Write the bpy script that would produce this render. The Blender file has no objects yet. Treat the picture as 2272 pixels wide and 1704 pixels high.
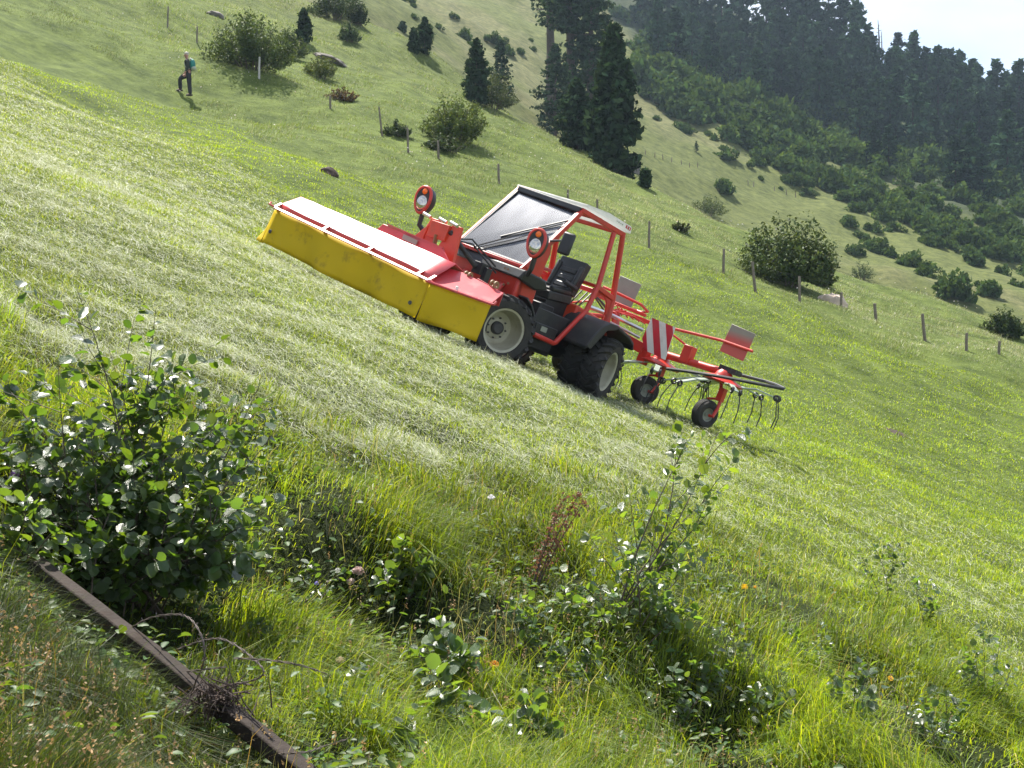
import bpy, bmesh, math, random
import numpy as np
from mathutils import Vector, Matrix

random.seed(7)
rng = np.random.default_rng(7)
SC = bpy.context.scene
COL = SC.collection

# ------------------------------------------------------------------ camera, sky, sun
FPX = 3121.0                                   # focal length in photo pixels (2272 wide)
cam_d = bpy.data.cameras.new('camera')
cam_d.lens = 36 * FPX / 2272
cam_d.sensor_width = 36
cam_d.clip_end = 6000
cam_d.clip_start = 0.05
cam = bpy.data.objects.new('camera', cam_d)
cam.rotation_euler = (math.radians(90), 0, 0)
COL.objects.link(cam)
SC.camera = cam

SUN_DIR = Vector((-0.20, 0.42, 0.87)).normalized()      # towards the sun: behind the scene, high, a little left
sun_el = math.asin(SUN_DIR.z)
sun_az = math.atan2(SUN_DIR.x, SUN_DIR.y)
world = bpy.data.worlds.new('World')
SC.world = world
world.use_nodes = True
wn = world.node_tree
wn.nodes.clear()
w_out = wn.nodes.new('ShaderNodeOutputWorld')
w_bg = wn.nodes.new('ShaderNodeBackground')
w_sky = wn.nodes.new('ShaderNodeTexSky')
w_sky.sky_type = 'NISHITA'
w_sky.sun_disc = False
w_sky.sun_elevation = sun_el
w_sky.sun_rotation = sun_az
w_sky.altitude = 1800
w_sky.dust_density = 1.6
w_bg.inputs['Strength'].default_value = 0.095
w_tc = wn.nodes.new('ShaderNodeTexCoord')                # thin bright summer cloud over part of the sky
w_mp = wn.nodes.new('ShaderNodeMapping'); w_mp.inputs['Scale'].default_value = (1.0, 1.0, 2.6)
w_nz = wn.nodes.new('ShaderNodeTexNoise'); w_nz.inputs['Scale'].default_value = 2.6; w_nz.inputs['Detail'].default_value = 7; w_nz.inputs['Roughness'].default_value = 0.55
w_rp = wn.nodes.new('ShaderNodeMapRange'); w_rp.inputs[1].default_value = 0.38; w_rp.inputs[2].default_value = 0.66; w_rp.inputs[3].default_value = 0.15; w_rp.inputs[4].default_value = 0.90
w_mx = wn.nodes.new('ShaderNodeMix'); w_mx.data_type = 'RGBA'; w_mx.inputs[7].default_value = (4.6, 4.8, 5.1, 1)
wn.links.new(w_tc.outputs['Generated'], w_mp.inputs[0]); wn.links.new(w_mp.outputs[0], w_nz.inputs['Vector'])
wn.links.new(w_nz.outputs['Fac'], w_rp.inputs[0]); wn.links.new(w_rp.outputs[0], w_mx.inputs[0]); wn.links.new(w_sky.outputs[0], w_mx.inputs[6])
wn.links.new(w_mx.outputs[2], w_bg.inputs['Color'])
wn.links.new(w_bg.outputs[0], w_out.inputs['Surface'])

sun_d = bpy.data.lights.new('sun', 'SUN')
sun_d.energy = 4.6
sun_d.angle = math.radians(0.5)
sun_d.color = (1.0, 0.95, 0.86)
sun = bpy.data.objects.new('sun', sun_d)
sun.rotation_euler = SUN_DIR.to_track_quat('Z', 'Y').to_euler()
COL.objects.link(sun)

SC.view_settings.view_transform = 'Standard'
SC.view_settings.look = 'None'
SC.view_settings.exposure = 1.44
SC.view_settings.gamma = 1.0
SC.render.engine = 'CYCLES'
SC.cycles.use_denoising = True
SC.cycles.max_bounces = 8
SC.cycles.transparent_max_bounces = 16
SC.cycles.volume_bounces = 0

# ------------------------------------------------------------------ helpers
def P(px, py, d):
    """photo pixel + distance along the view -> point in metres"""
    return np.array([(px - 1136) / FPX * d, d, (852 - py) / FPX * d])

def sstep(a, b, x):
    t = np.clip((x - a) / (b - a), 0, 1)
    return t * t * (3 - 2 * t)

_hash = np.random.default_rng(99).random((256, 256))
def vnoise(x, y, s=0):
    x = np.asarray(x, float); y = np.asarray(y, float)
    xi = np.floor(x).astype(int); yi = np.floor(y).astype(int)
    fx = x - xi; fy = y - yi
    fx = fx * fx * (3 - 2 * fx); fy = fy * fy * (3 - 2 * fy)
    a = _hash[(xi + s * 37) & 255, (yi + s * 91) & 255]; b = _hash[(xi + 1 + s * 37) & 255, (yi + s * 91) & 255]
    c = _hash[(xi + s * 37) & 255, (yi + 1 + s * 91) & 255]; d = _hash[(xi + 1 + s * 37) & 255, (yi + 1 + s * 91) & 255]
    return (a * (1 - fx) + b * fx) * (1 - fy) + (c * (1 - fx) + d * fx) * fy
def fbm(x, y, s=0, o=3):
    v = 0; a = 0.5; f = 1.0
    for i in range(o):
        v = v + a * (vnoise(x * f, y * f, s + i) - 0.5); a *= 0.5; f *= 2.03
    return v * 2

def tag(o, label=None, cat=None, group=None, kind=None):
    if label: o['label'] = label
    if cat: o['category'] = cat
    if group: o['group'] = group
    if kind: o['kind'] = kind
    return o

def empty(name, loc=(0, 0, 0), label=None, cat=None, group=None, mat=None, parent=None):
    o = bpy.data.objects.new(name, None)
    COL.objects.link(o)
    o.empty_display_size = 0.2
    if parent: o.parent = parent
    if mat is not None: o.matrix_local = mat
    else: o.location = Vector(loc)
    return tag(o, label, cat, group)

def copy_tree(o, parent=None):
    c = o.copy(); COL.objects.link(c)
    if parent is not None: c.parent = parent
    for ch in list(o.children): copy_tree(ch, c)
    return c

def mesh_np(name, verts, faces, mat=None, parent=None, cols=None, smooth=False, uvs=None):
    """faces: list of int arrays, each (k,3) or (k,4)"""
    me = bpy.data.meshes.new(name)
    verts = np.asarray(verts, np.float32)
    me.vertices.add(len(verts)); me.vertices.foreach_set('co', verts.ravel())
    idx = np.concatenate([f.ravel() for f in faces]).astype(np.int32)
    tot = np.concatenate([np.full(len(f), f.shape[1], np.int32) for f in faces])
    start = np.concatenate([[0], np.cumsum(tot)[:-1]]).astype(np.int32)
    me.loops.add(len(idx)); me.loops.foreach_set('vertex_index', idx)
    me.polygons.add(len(tot)); me.polygons.foreach_set('loop_start', start)
    if smooth: me.polygons.foreach_set('use_smooth', np.ones(len(tot), bool))
    me.update(calc_edges=True)
    if cols is not None:
        c4 = np.ones((len(verts), 4), np.float32); c4[:, :3] = cols
        at = me.color_attributes.new('Col', 'FLOAT_COLOR', 'POINT')
        at.data.foreach_set('color', c4.ravel())
    if uvs is not None:
        uv = me.uv_layers.new(name='UVMap')
        uv.data.foreach_set('uv', np.asarray(uvs, np.float32)[idx].ravel())
    if mat: me.materials.append(mat)
    o = bpy.data.objects.new(name, me); COL.objects.link(o)
    if parent: o.parent = parent
    return o

def frame(axis, up=(0, 0, 1)):
    a = Vector(axis).normalized(); u = Vector(up)
    if abs(a.dot(u)) > 0.98 * u.length: u = Vector((1, 0, 0)) if abs(a.x) < 0.9 else Vector((0, 1, 0))
    s = a.cross(u).normalized(); n = s.cross(a).normalized()
    return a, s, n

class MB:
    """collects shapes for ONE mesh object"""
    def __init__(s): s.V = []; s.F = []; s.M = []; s.mi = 0
    def add(s, vs, fs):
        b = len(s.V); s.V += [tuple(v) for v in vs]; s.F += [[b + i for i in f] for f in fs]; s.M += [s.mi] * len(fs); return s
    def box(s, c, size, rot=None):
        c = Vector(c); h = [x / 2 for x in size]; vs = []
        for sx, sy, sz in ((-1,-1,-1),(1,-1,-1),(1,1,-1),(-1,1,-1),(-1,-1,1),(1,-1,1),(1,1,1),(-1,1,1)):
            v = Vector((sx*h[0], sy*h[1], sz*h[2]))
            if rot is not None: v = rot @ v
            vs.append(c + v)
        return s.add(vs, [(0,3,2,1),(4,5,6,7),(0,1,5,4),(1,2,6,5),(2,3,7,6),(3,0,4,7)])
    def bar(s, a, b, w, h, up=(0,0,1)):
        a = Vector(a); b = Vector(b); d, sd, n = frame(b - a, up); vs = []
        for p in (a, b):
            for x, y in ((-1,-1),(1,-1),(1,1),(-1,1)): vs.append(p + sd*(x*w/2) + n*(y*h/2))
        return s.add(vs, [(3,2,1,0),(4,5,6,7),(0,1,5,4),(1,2,6,5),(2,3,7,6),(3,0,4,7)])
    def tube(s, pts, r, n=8, caps=True):
        pts = [Vector(p) for p in pts]; rs = r if isinstance(r, (list, tuple)) else [r]*len(pts); vs = []; fs = []
        up = None
        for i, p in enumerate(pts):
            t = (pts[min(i+1, len(pts)-1)] - pts[max(i-1, 0)])
            if t.length < 1e-9: t = Vector((0,0,1))
            if up is None: a, sd, nn = frame(t)
            else:
                a = t.normalized(); sd = a.cross(up)
                if sd.length < 1e-6: a, sd, nn = frame(t)
                sd.normalize(); nn = sd.cross(a)
            up = nn
            for k in range(n):
                an = 2*math.pi*k/n; vs.append(p + (sd*math.cos(an) + nn*math.sin(an))*rs[i])
        for i in range(len(pts)-1):
            for k in range(n):
                fs.append((i*n+k, i*n+(k+1)%n, (i+1)*n+(k+1)%n, (i+1)*n+k))
        if caps: fs.append(tuple(range(n-1,-1,-1))); fs.append(tuple(range((len(pts)-1)*n, len(pts)*n)))
        return s.add(vs, fs)
    def prism(s, poly, vec):
        n = len(poly); v = Vector(vec); a = [Vector(p) for p in poly]
        return s.add(a + [p + v for p in a], [tuple(range(n-1,-1,-1)), tuple(range(n, 2*n))] + [(i,(i+1)%n,n+(i+1)%n,n+i) for i in range(n)])
    def lathe(s, prof, c, axis, n=32, closed=False):
        c = Vector(c); a, sd, nn = frame(axis); vs = []; fs = []; m = len(prof)
        for k in range(n):
            an = 2*math.pi*k/n; dv = sd*math.cos(an) + nn*math.sin(an)
            for x, r in prof: vs.append(c + a*x + dv*r)
        for k in range(n):
            k2 = (k+1) % n
            for i in range(m - (0 if closed else 1)):
                j = (i+1) % m; fs.append((k*m+i, k*m+j, k2*m+j, k2*m+i))
        return s.add(vs, fs)
    def ell(s, c, rad, rot=None, nu=16, nv=10):
        c = Vector(c); vs = []; fs = []
        for j in range(nv+1):
            th = math.pi*j/nv
            for i in range(nu):
                ph = 2*math.pi*i/nu
                v = Vector((rad[0]*math.sin(th)*math.cos(ph), rad[1]*math.sin(th)*math.sin(ph), rad[2]*math.cos(th)))
                if rot is not None: v = rot @ v
                vs.append(c + v)
        for j in range(nv):
            for i in range(nu): fs.append((j*nu+i, j*nu+(i+1)%nu, (j+1)*nu+(i+1)%nu, (j+1)*nu+i))
        return s.add(vs, fs)
    def build(s, name, mat, parent=None, bevel=0, smooth=True, angle=35, loc=None):
        me = bpy.data.meshes.new(name)
        me.from_pydata(s.V, [], s.F)
        bm = bmesh.new(); bm.from_mesh(me)
        bmesh.ops.recalc_face_normals(bm, faces=bm.faces); bm.to_mesh(me); bm.free()
        mats = mat if isinstance(mat, (list, tuple)) else [mat]
        for m in mats: me.materials.append(m)
        if len(mats) > 1: me.polygons.foreach_set('material_index', s.M)
        if smooth:
            me.polygons.foreach_set('use_smooth', [True]*len(me.polygons))
            me.set_sharp_from_angle(angle=math.radians(angle))
        o = bpy.data.objects.new(name, me); COL.objects.link(o)
        if parent: o.parent = parent
        if loc is not None: o.location = loc
        if bevel:
            b = o.modifiers.new('bevel', 'BEVEL'); b.width = bevel; b.segments = 2; b.limit_method = 'ANGLE'; b.angle_limit = math.radians(40); b.harden_normals = False
        return o

# ------------------------------------------------------------------ materials
def new_mat(name):
    m = bpy.data.materials.new(name); m.use_nodes = True
    nt = m.node_tree; nt.nodes.clear()
    out = nt.nodes.new('ShaderNodeOutputMaterial')
    return m, nt, out
def N(nt, t, **kw):
    n = nt.nodes.new(t)
    for k, v in kw.items():
        if k in n.inputs: n.inputs[k].default_value = v
        else: setattr(n, k, v)
    return n

def paint(name, col, rough=0.4, metal=0.0, var=0.15, scale=6.0, bump=0.0, dirt=None, coat=0.0, spec=0.5):
    m, nt, out = new_mat(name); L = nt.links.new
    b = N(nt, 'ShaderNodeBsdfPrincipled', Roughness=rough, Metallic=metal)
    b.inputs['Coat Weight'].default_value = coat; b.inputs['Specular IOR Level'].default_value = spec
    tc = N(nt, 'ShaderNodeTexCoord'); nz = N(nt, 'ShaderNodeTexNoise', Scale=scale, Detail=6.0, Roughness=0.6)
    L(tc.outputs['Object'], nz.inputs['Vector'])
    r = N(nt, 'ShaderNodeValToRGB'); c = np.array(col)
    r.color_ramp.elements[0].position = 0.3; r.color_ramp.elements[1].position = 0.72
    r.color_ramp.elements[0].color = (*np.clip(c*(1-var), 0, 1), 1); r.color_ramp.elements[1].color = (*np.clip(c*(1+var), 0, 1), 1)
    L(nz.outputs['Fac'], r.inputs['Fac']); src = r.outputs['Color']
    if dirt:
        n2 = N(nt, 'ShaderNodeTexNoise', Scale=scale*0.6, Detail=8.0, Roughness=0.7); L(tc.outputs['Object'], n2.inputs['Vector'])
        r2 = N(nt, 'ShaderNodeValToRGB'); r2.color_ramp.elements[0].position = 0.52; r2.color_ramp.elements[1].position = 0.75
        L(n2.outputs['Fac'], r2.inputs['Fac'])
        mx = N(nt, 'ShaderNodeMix', data_type='RGBA'); mx.inputs[7].default_value = (*dirt, 1)
        mm = N(nt, 'ShaderNodeMath', operation='MULTIPLY'); mm.inputs[1].default_value = 0.55; L(r2.outputs['Color'], mm.inputs[0])
        L(mm.outputs[0], mx.inputs[0]); L(src, mx.inputs[6]); src = mx.outputs[2]
        ma = N(nt, 'ShaderNodeMath', operation='MULTIPLY_ADD'); ma.inputs[1].default_value = 0.3; ma.inputs[2].default_value = rough
        L(r2.outputs['Color'], ma.inputs[0]); L(ma.outputs[0], b.inputs['Roughness'])
    L(src, b.inputs['Base Color'])
    if bump:
        bp = N(nt, 'ShaderNodeBump', Strength=bump, Distance=0.02); n3 = N(nt, 'ShaderNodeTexNoise', Scale=scale*5, Detail=4.0)
        L(tc.outputs['Object'], n3.inputs['Vector']); L(n3.outputs['Fac'], bp.inputs['Height']); L(bp.outputs['Normal'], b.inputs['Normal'])
    L(b.outputs[0], out.inputs['Surface'])
    return m

def leafmat(name, trans=0.45, rough=0.5, gloss=0.06, tint=(1, 1, 1), tcol=(1.25, 1.15, 0.55), veins=False, spec=0.5):
    """leaf / blade: colour comes from the per-blade colour attribute; light shows through it"""
    m, nt, out = new_mat(name); L = nt.links.new
    at = N(nt, 'ShaderNodeAttribute', attribute_name='Col')
    mu = N(nt, 'ShaderNodeMix', data_type='RGBA', blend_type='MULTIPLY'); mu.inputs[0].default_value = 1.0; mu.inputs[7].default_value = (*tint, 1)
    L(at.outputs['Color'], mu.inputs[6])
    mt = N(nt, 'ShaderNodeMix', data_type='RGBA', blend_type='MULTIPLY'); mt.inputs[0].default_value = 1.0; mt.inputs[7].default_value = (*tcol, 1)
    L(mu.outputs[2], mt.inputs[6])
    b = N(nt, 'ShaderNodeBsdfPrincipled', Roughness=rough); b.inputs['Specular IOR Level'].default_value = spec
    if veins: b.inputs['Coat Weight'].default_value = 0.5; b.inputs['Coat Roughness'].default_value = 0.28
    L(mu.outputs[2], b.inputs['Base Color'])
    t = N(nt, 'ShaderNodeBsdfTranslucent'); L(mt.outputs[2], t.inputs['Color'])
    mx = N(nt, 'ShaderNodeMixShader'); mx.inputs[0].default_value = trans
    if veins:
        uv = N(nt, 'ShaderNodeUVMap'); wv = N(nt, 'ShaderNodeTexWave', Scale=2.2, Distortion=0.3); wv.bands_direction = 'Y'
        L(uv.outputs[0], wv.inputs['Vector']); bp = N(nt, 'ShaderNodeBump', Strength=0.6, Distance=0.004); L(wv.outputs['Fac'], bp.inputs['Height'])
        L(bp.outputs['Normal'], b.inputs['Normal'])
    L(b.outputs[0], mx.inputs[1]); L(t.outputs[0], mx.inputs[2]); L(mx.outputs[0], out.inputs['Surface'])
    return m

M = {}
M['red'] = paint('red_paint', (0.52, 0.035, 0.022), 0.38, var=0.12, dirt=(0.22, 0.10, 0.07), coat=0.1)
M['mower_red'] = paint('mower_red_paint', (0.50, 0.028, 0.035), 0.42, var=0.10, dirt=(0.22, 0.09, 0.08), coat=0.0, spec=1.0)
M['orange_red'] = paint('orange_red_paint', (0.56, 0.055, 0.02), 0.4, var=0.12, dirt=(0.2, 0.11, 0.06))
M['black'] = paint('black_plastic', (0.022, 0.023, 0.025), 0.5, var=0.25, dirt=(0.10, 0.09, 0.07))
M['rubber'] = paint('tyre_rubber', (0.024, 0.023, 0.022), 0.75, var=0.3, dirt=(0.10, 0.085, 0.055), bump=0.3)
M['rim'] = paint('rim_cream', (0.40, 0.39, 0.30), 0.45, var=0.12, dirt=(0.2, 0.18, 0.12))
M['steel'] = paint('bare_steel', (0.62, 0.62, 0.62), 0.28, metal=1.0, var=0.1)
M['darksteel'] = paint('dark_steel', (0.06, 0.06, 0.065), 0.5, metal=0.4, var=0.2)
M['zinc'] = paint('tedder_arm_paint', (0.36, 0.42, 0.34), 0.35, metal=0.3, var=0.1)
M['roofwhite'] = paint('roof_grey_white', (0.40, 0.41, 0.38), 0.5, var=0.08, dirt=(0.24, 0.23, 0.19))
_rn = M['roofwhite'].node_tree; _ro = [n for n in _rn.nodes if n.type == 'OUTPUT_MATERIAL'][0]; _rp = [n for n in _rn.nodes if n.type == 'BSDF_PRINCIPLED'][0]
_rt = N(_rn, 'ShaderNodeBsdfTranslucent'); _rt.inputs[0].default_value = (.85, .88, .86, 1); _rx = N(_rn, 'ShaderNodeMixShader'); _rx.inputs[0].default_value = .5      # thin fibreglass lets daylight through
_rn.links.new(_rp.outputs[0], _rx.inputs[1]); _rn.links.new(_rt.outputs[0], _rx.inputs[2]); _rn.links.new(_rx.outputs[0], _ro.inputs['Surface'])
M['white'] = paint('white_paint', (0.72, 0.72, 0.68), 0.5, var=0.06, dirt=(0.4, 0.38, 0.32))
M['seat'] = paint('black_vinyl', (0.028, 0.029, 0.031), 0.42, var=0.2, bump=0.15)
M['brass'] = paint('zinc_yellow_lug', (0.22, 0.13, 0.06), 0.6, metal=0.0, var=0.2)
M['orange_lens'] = paint('orange_lens', (0.85, 0.16, 0.01), 0.2, var=0.05)
M['lamp_glass'] = paint('headlamp_lens', (0.55, 0.52, 0.46), 0.08, metal=0.85, var=0.25, scale=30)
M['wood'] = paint('weathered_post_wood', (0.17, 0.14, 0.11), 0.85, var=0.3, scale=12, bump=0.4)
M['beam'] = paint('grey_brown_old_beam', (0.034, 0.026, 0.022), 0.85, var=0.25, scale=9, bump=0.35, dirt=(0.055, 0.038, 0.028), spec=0.15)
M['palewood'] = paint('pale_post_wood', (0.42, 0.40, 0.36), 0.8, var=0.2, scale=12)
M['bark'] = paint('bark', (0.085, 0.066, 0.05), 0.9, var=0.35, scale=5, bump=0.5)
M['twig'] = paint('twig_bark', (0.075, 0.055, 0.04), 0.75, var=0.3, scale=20)
M['deadtwig'] = paint('dead_twig', (0.062, 0.040, 0.030), 0.7, var=0.4, scale=20)
M['wire'] = paint('rusty_wire', (0.16, 0.13, 0.115), 0.5, metal=0.6, var=0.3, scale=30)
M['rock'] = paint('rock', (0.13, 0.115, 0.10), 0.9, var=0.3, scale=2.5, bump=0.6)
M['warmrock'] = paint('warm_boulder', (0.50, 0.40, 0.32), 0.9, var=0.3, scale=2.5, bump=0.6)
M['soil'] = paint('dark_soil', (0.055, 0.035, 0.025), 0.95, var=0.4, scale=6, bump=0.6)
M['skin'] = paint('skin', (0.34, 0.17, 0.12), 0.55, var=0.06)
M['hair'] = paint('grey_hair', (0.42, 0.37, 0.31), 0.6, var=0.15, scale=20)
M['shirt'] = paint('dark_green_shirt', (0.024, 0.030, 0.022), 0.85, var=0.2)
M['trousers'] = paint('dark_trousers', (0.018, 0.018, 0.022), 0.85, var=0.2)
M['teal'] = paint('teal_nylon', (0.010, 0.17, 0.14), 0.6, var=0.15)
M['greynylon'] = paint('grey_nylon', (0.36, 0.38, 0.30), 0.7, var=0.15)
M['boot'] = paint('boot_leather', (0.05, 0.04, 0.03), 0.7, var=0.2)
M['signred'] = paint('sign_red', (0.50, 0.015, 0.03), 0.45, var=0.06, dirt=(0.3, 0.12, 0.1))
M['signwhite'] = paint('sign_white', (0.66, 0.67, 0.62), 0.45, var=0.06, dirt=(0.4, 0.38, 0.33))
M['plate'] = paint('plate_grey', (0.26, 0.28, 0.235), 0.45, var=0.1, dirt=(0.25, 0.24, 0.2))

M['leaf'] = leafmat('alder_leaf', trans=0.45, rough=0.30, tcol=(2.6, 2.2, 0.5), veins=True, spec=1.0)
M['herb'] = leafmat('herb_leaf', trans=0.42, rough=0.5, tcol=(2.2, 1.9, 0.5), spec=0.3)
M['blade'] = leafmat('grass_blade', trans=0.48, rough=0.5, tcol=(1.6, 1.4, 0.45), spec=0.35)
M['hay'] = leafmat('cut_hay', trans=0.25, rough=0.55, tcol=(1.15, 1.1, 0.7), spec=0.18)
M['farleaf'] = leafmat('far_leaf', trans=0.25, rough=0.85, tcol=(1.4, 1.3, 0.5), spec=0.03)
M['bushleaf'] = leafmat('bush_leaf', trans=0.22, rough=0.6, tcol=(1.6, 1.4, 0.5), spec=0.12)
M['needle'] = leafmat('pine_needles', trans=0.14, rough=0.9, tcol=(1.2, 1.2, 0.7), spec=0.0)
M['meadow'] = leafmat('meadow_blade', trans=0.36, rough=0.6, tcol=(1.25, 1.2, 0.65), spec=0.25)
M['petal'] = leafmat('petal', trans=0.35, rough=0.6, tcol=(1, 1, 1))

# ------------------------------------------------------------------ where the machines stand (axes across, rearward, up)
mU = np.array([0.39, -0.04, 1.0]); mU /= np.linalg.norm(mU)
ph = math.radians(40)
mR = np.array([math.sin(ph), math.cos(ph), 0.04*math.cos(ph) - 0.39*math.sin(ph)]); mR /= np.linalg.norm(mR)
mL = np.cross(mR, mU)
mO = P(1127, 737, 18.6) - 0.85*mL - 0.45*mU
MACH = Matrix(((mL[0], mR[0], mU[0], mO[0]), (mL[1], mR[1], mU[1], mO[1]), (mL[2], mR[2], mU[2], mO[2]), (0, 0, 0, 1)))
def mw(l, r, u): return mO + l*mL + r*mR + u*mU

# ------------------------------------------------------------------ terrain: one height field
def base_plane(x, y): return 0.145*y - 0.387*x - 2.42
_ctrl = []
for x, y in ((0, -6), (0, 0), (-3, 3), (3, 3), (-4, 7), (0, 8), (4, 8), (0, 12), (-5, 12), (6, 12), (-7, 20), (8, 20), (12, 26)):
    _ctrl.append((x, y, base_plane(x, y)))
for x, y in ((-30, -20), (30, -20), (-90, -30), (90, -30)): _ctrl.append((x, y, base_plane(x, y)*0.9))
for l, r, u in ((-.8, 0, 0), (.8, 0, 0), (-.8, 1.9, 0), (1.0, 1.9, 0), (2.0, 3.4, .17), (.86, 3.4, .18), (-.86, 3.4, .17), (-2.0, 3.4, .16), (-2.2, -1.9, .235), (-.7, -1.8, .16), (.8, -1.6, .085), (1.5, -1.2, .07)):
    _ctrl.append(tuple(mw(l, r, u)))
for px, py, d in (
    (415, 213, 57), (0, 0, 60), (0, 140, 42), (575, 165, 62), (850, 300, 57), (975, 345, 54), (1108, 405, 51), (1328, 472, 50), (1440, 548, 46.5),
    (1605, 600, 47), (1672, 645, 43), (1772, 662, 46), (1940, 708, 48), (2050, 752, 45), (2145, 772, 48), (2215, 778, 52), (2500, 900, 50),
    (560, 150, 68), (300, 0, 74), (600, 0, 96), (750, 30, 104), (870, 70, 104), (1000, 170, 98), (1100, 240, 94), (1200, 300, 92), (1430, 408, 92),
    (1700, 560, 60), (1900, 650, 60), (2100, 705, 60), (2272, 730, 61), (1560, 470, 70), (2500, 830, 62),
    (1500, 560, 95), (1700, 660, 82), (1900, 730, 80), (2272, 800, 82), (1100, 290, 118), (1300, 430, 112),
    (1500, 440, 150), (1900, 600, 140), (2272, 675, 138), (2600, 760, 140), (1100, 150, 152), (900, 20, 150),
    (1300, 30, 300), (1400, 100, 240), (1500, 250, 205), (1800, 420, 190), (2272, 560, 180), (1700, 250, 250), (2000, 350, 240), (2272, 450, 230),
    (1500, 0, 340), (1850, 130, 335), (2010, 196, 325), (2272, 315, 315), (2700, 480, 320), (1850, 250, 430), (2272, 420, 430), (1400, 120, 460),
    (1000, -160, 300), (400, -400, 300), (0, -300, 200), (-600, -400, 120), (2900, 700, 200)):
    _ctrl.append(tuple(P(px, py, d)))
_ctrl += [(0, 900, 40), (-300, 700, 120), (300, 700, -60), (-300, 300, 180), (300, 300, -60), (300, 80, -80), (-200, 60, 85)]
_C = np.array(_ctrl)
def _tps_fit(C, lam=1e-4):
    X = C[:, :2] / 100.0; n = len(X)
    r2 = ((X[:, None] - X[None])**2).sum(-1)
    K = 0.5*r2*np.log(r2 + 1e-12) + np.eye(n)*lam*1e-2
    Pm = np.c_[np.ones(n), X]
    A = np.zeros((n+3, n+3)); A[:n, :n] = K; A[:n, n:] = Pm; A[n:, :n] = Pm.T
    b = np.r_[C[:, 2] - base_plane(C[:, 0], C[:, 1]), 0, 0, 0]
    return X, np.linalg.solve(A, b)
_TX, _TW = _tps_fit(_C)
def H_smooth(x, y):
    x = np.atleast_1d(np.asarray(x, float)).ravel(); y = np.atleast_1d(np.asarray(y, float)).ravel()
    out = np.empty(len(x))
    for i in range(0, len(x), 40000):
        a = np.c_[x[i:i+40000], y[i:i+40000]] / 100.0
        r2 = ((a[:, None] - _TX[None])**2).sum(-1)
        out[i:i+40000] = (0.5*r2*np.log(r2 + 1e-12)) @ _TW[:-3] + _TW[-3] + a @ _TW[-2:]
    return out + base_plane(x, y)
_mc = mw(0.3, 1.0, 0)
def H(x, y):
    x = np.atleast_1d(np.asarray(x, float)).ravel(); y = np.atleast_1d(np.asarray(y, float)).ravel()
    h = H_smooth(x, y)
    quiet = sstep(2.6, 5.0, np.hypot((x - _mc[0]), (y - _mc[1])))
    d = np.hypot(x, y)
    near = 1 - sstep(8, 14, d)
    h = h + quiet*(fbm(x*1.3, y*1.3, 1)*0.05 + fbm(x*0.35, y*0.35, 5)*0.10) * (0.6 + 0.8*near)
    h = h + quiet*near*fbm(x*1.05 + 5, y*1.05, 7, 2)*0.30
    h = h + sstep(7, 10, d)*quiet*(1 - sstep(45, 70, d))*(fbm(x*2.6, y*2.6, 19, 2)*0.035 + fbm(x*.9, y*.9, 21, 2)*.05)
    far = sstep(25, 60, d)
    h = h + sstep(28, 40, d)*(1 - sstep(130, 170, d))*(fbm(x*.55, y*.55, 27, 3)*.22 + fbm(x*.18, y*.18, 29, 2)*.5)
    h = h + far*fbm(x*0.16, y*0.16, 11)*(0.25 + 0.0055*np.minimum(d, 350)) + sstep(110, 160, d)*fbm(x*0.03, y*0.03, 17)*3.0
    # small earth bank and hollow between the mown field and the rough foreground
    win = sstep(-2.6, -1.6, x)*(1 - sstep(0.4, 2.2, x))
    h = h - 0.34*win*(1 - sstep(7.5, 8.35, y + 0.5*fbm(x*0.9, y*0.9, 23)))*sstep(5.2, 6.6, y)
    h = h + 0.22*(1 - sstep(3.5, 6.0, y))*sstep(-8, 0, y)
    return h

def proj(p):
    p = np.asarray(p, float)
    return 1136 + FPX*p[..., 0]/p[..., 1], 852 - FPX*p[..., 2]/p[..., 1]

_tt = np.geomspace(2.2, 700, 900)
def G(px, py, tmin=2.2):
    """where the view ray through a photo pixel first meets the ground"""
    t = _tt[_tt >= tmin]
    p = np.stack([(px - 1136)/FPX*t, t, (852 - py)/FPX*t], 1)
    dz = p[:, 2] - H(p[:, 0], p[:, 1])
    k = np.where((dz[1:] <= 0) & (dz[:-1] > 0))[0]
    if len(k) == 0: return None
    k = k[0]; w = dz[k]/(dz[k] - dz[k+1]); q = p[k]*(1-w) + p[k+1]*w
    q[2] = H(q[0], q[1])[0]
    return q

# photo-side borders of the swaths, used as ground regions
def line(pts): a = np.array(pts, float); return lambda x: np.interp(x, a[:, 0], a[:, 1])
E_HAY = line(((-600, -80), (0, 135), (150, 215), (330, 270), (520, 375), (600, 430), (1000, 640), (1200, 800), (1450, 905), (1700, 1010), (2000, 1110), (2272, 1230), (2900, 1500)))
E_MEADOW = line(((-600, -260), (0, 15), (200, 105), (410, 222), (600, 335), (800, 380), (1100, 432), (1300, 492), (1440, 570), (1620, 632), (1780, 695), (1950, 755), (2272, 870), (2900, 1090)))
E_NEAR = line(((-600, 420), (0, 740), (300, 850), (560, 905), (850, 1010), (1000, 1050), (1300, 1065), (1500, 1150), (1750, 1235), (2000, 1370), (2272, 1500), (2900, 1800)))

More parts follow.
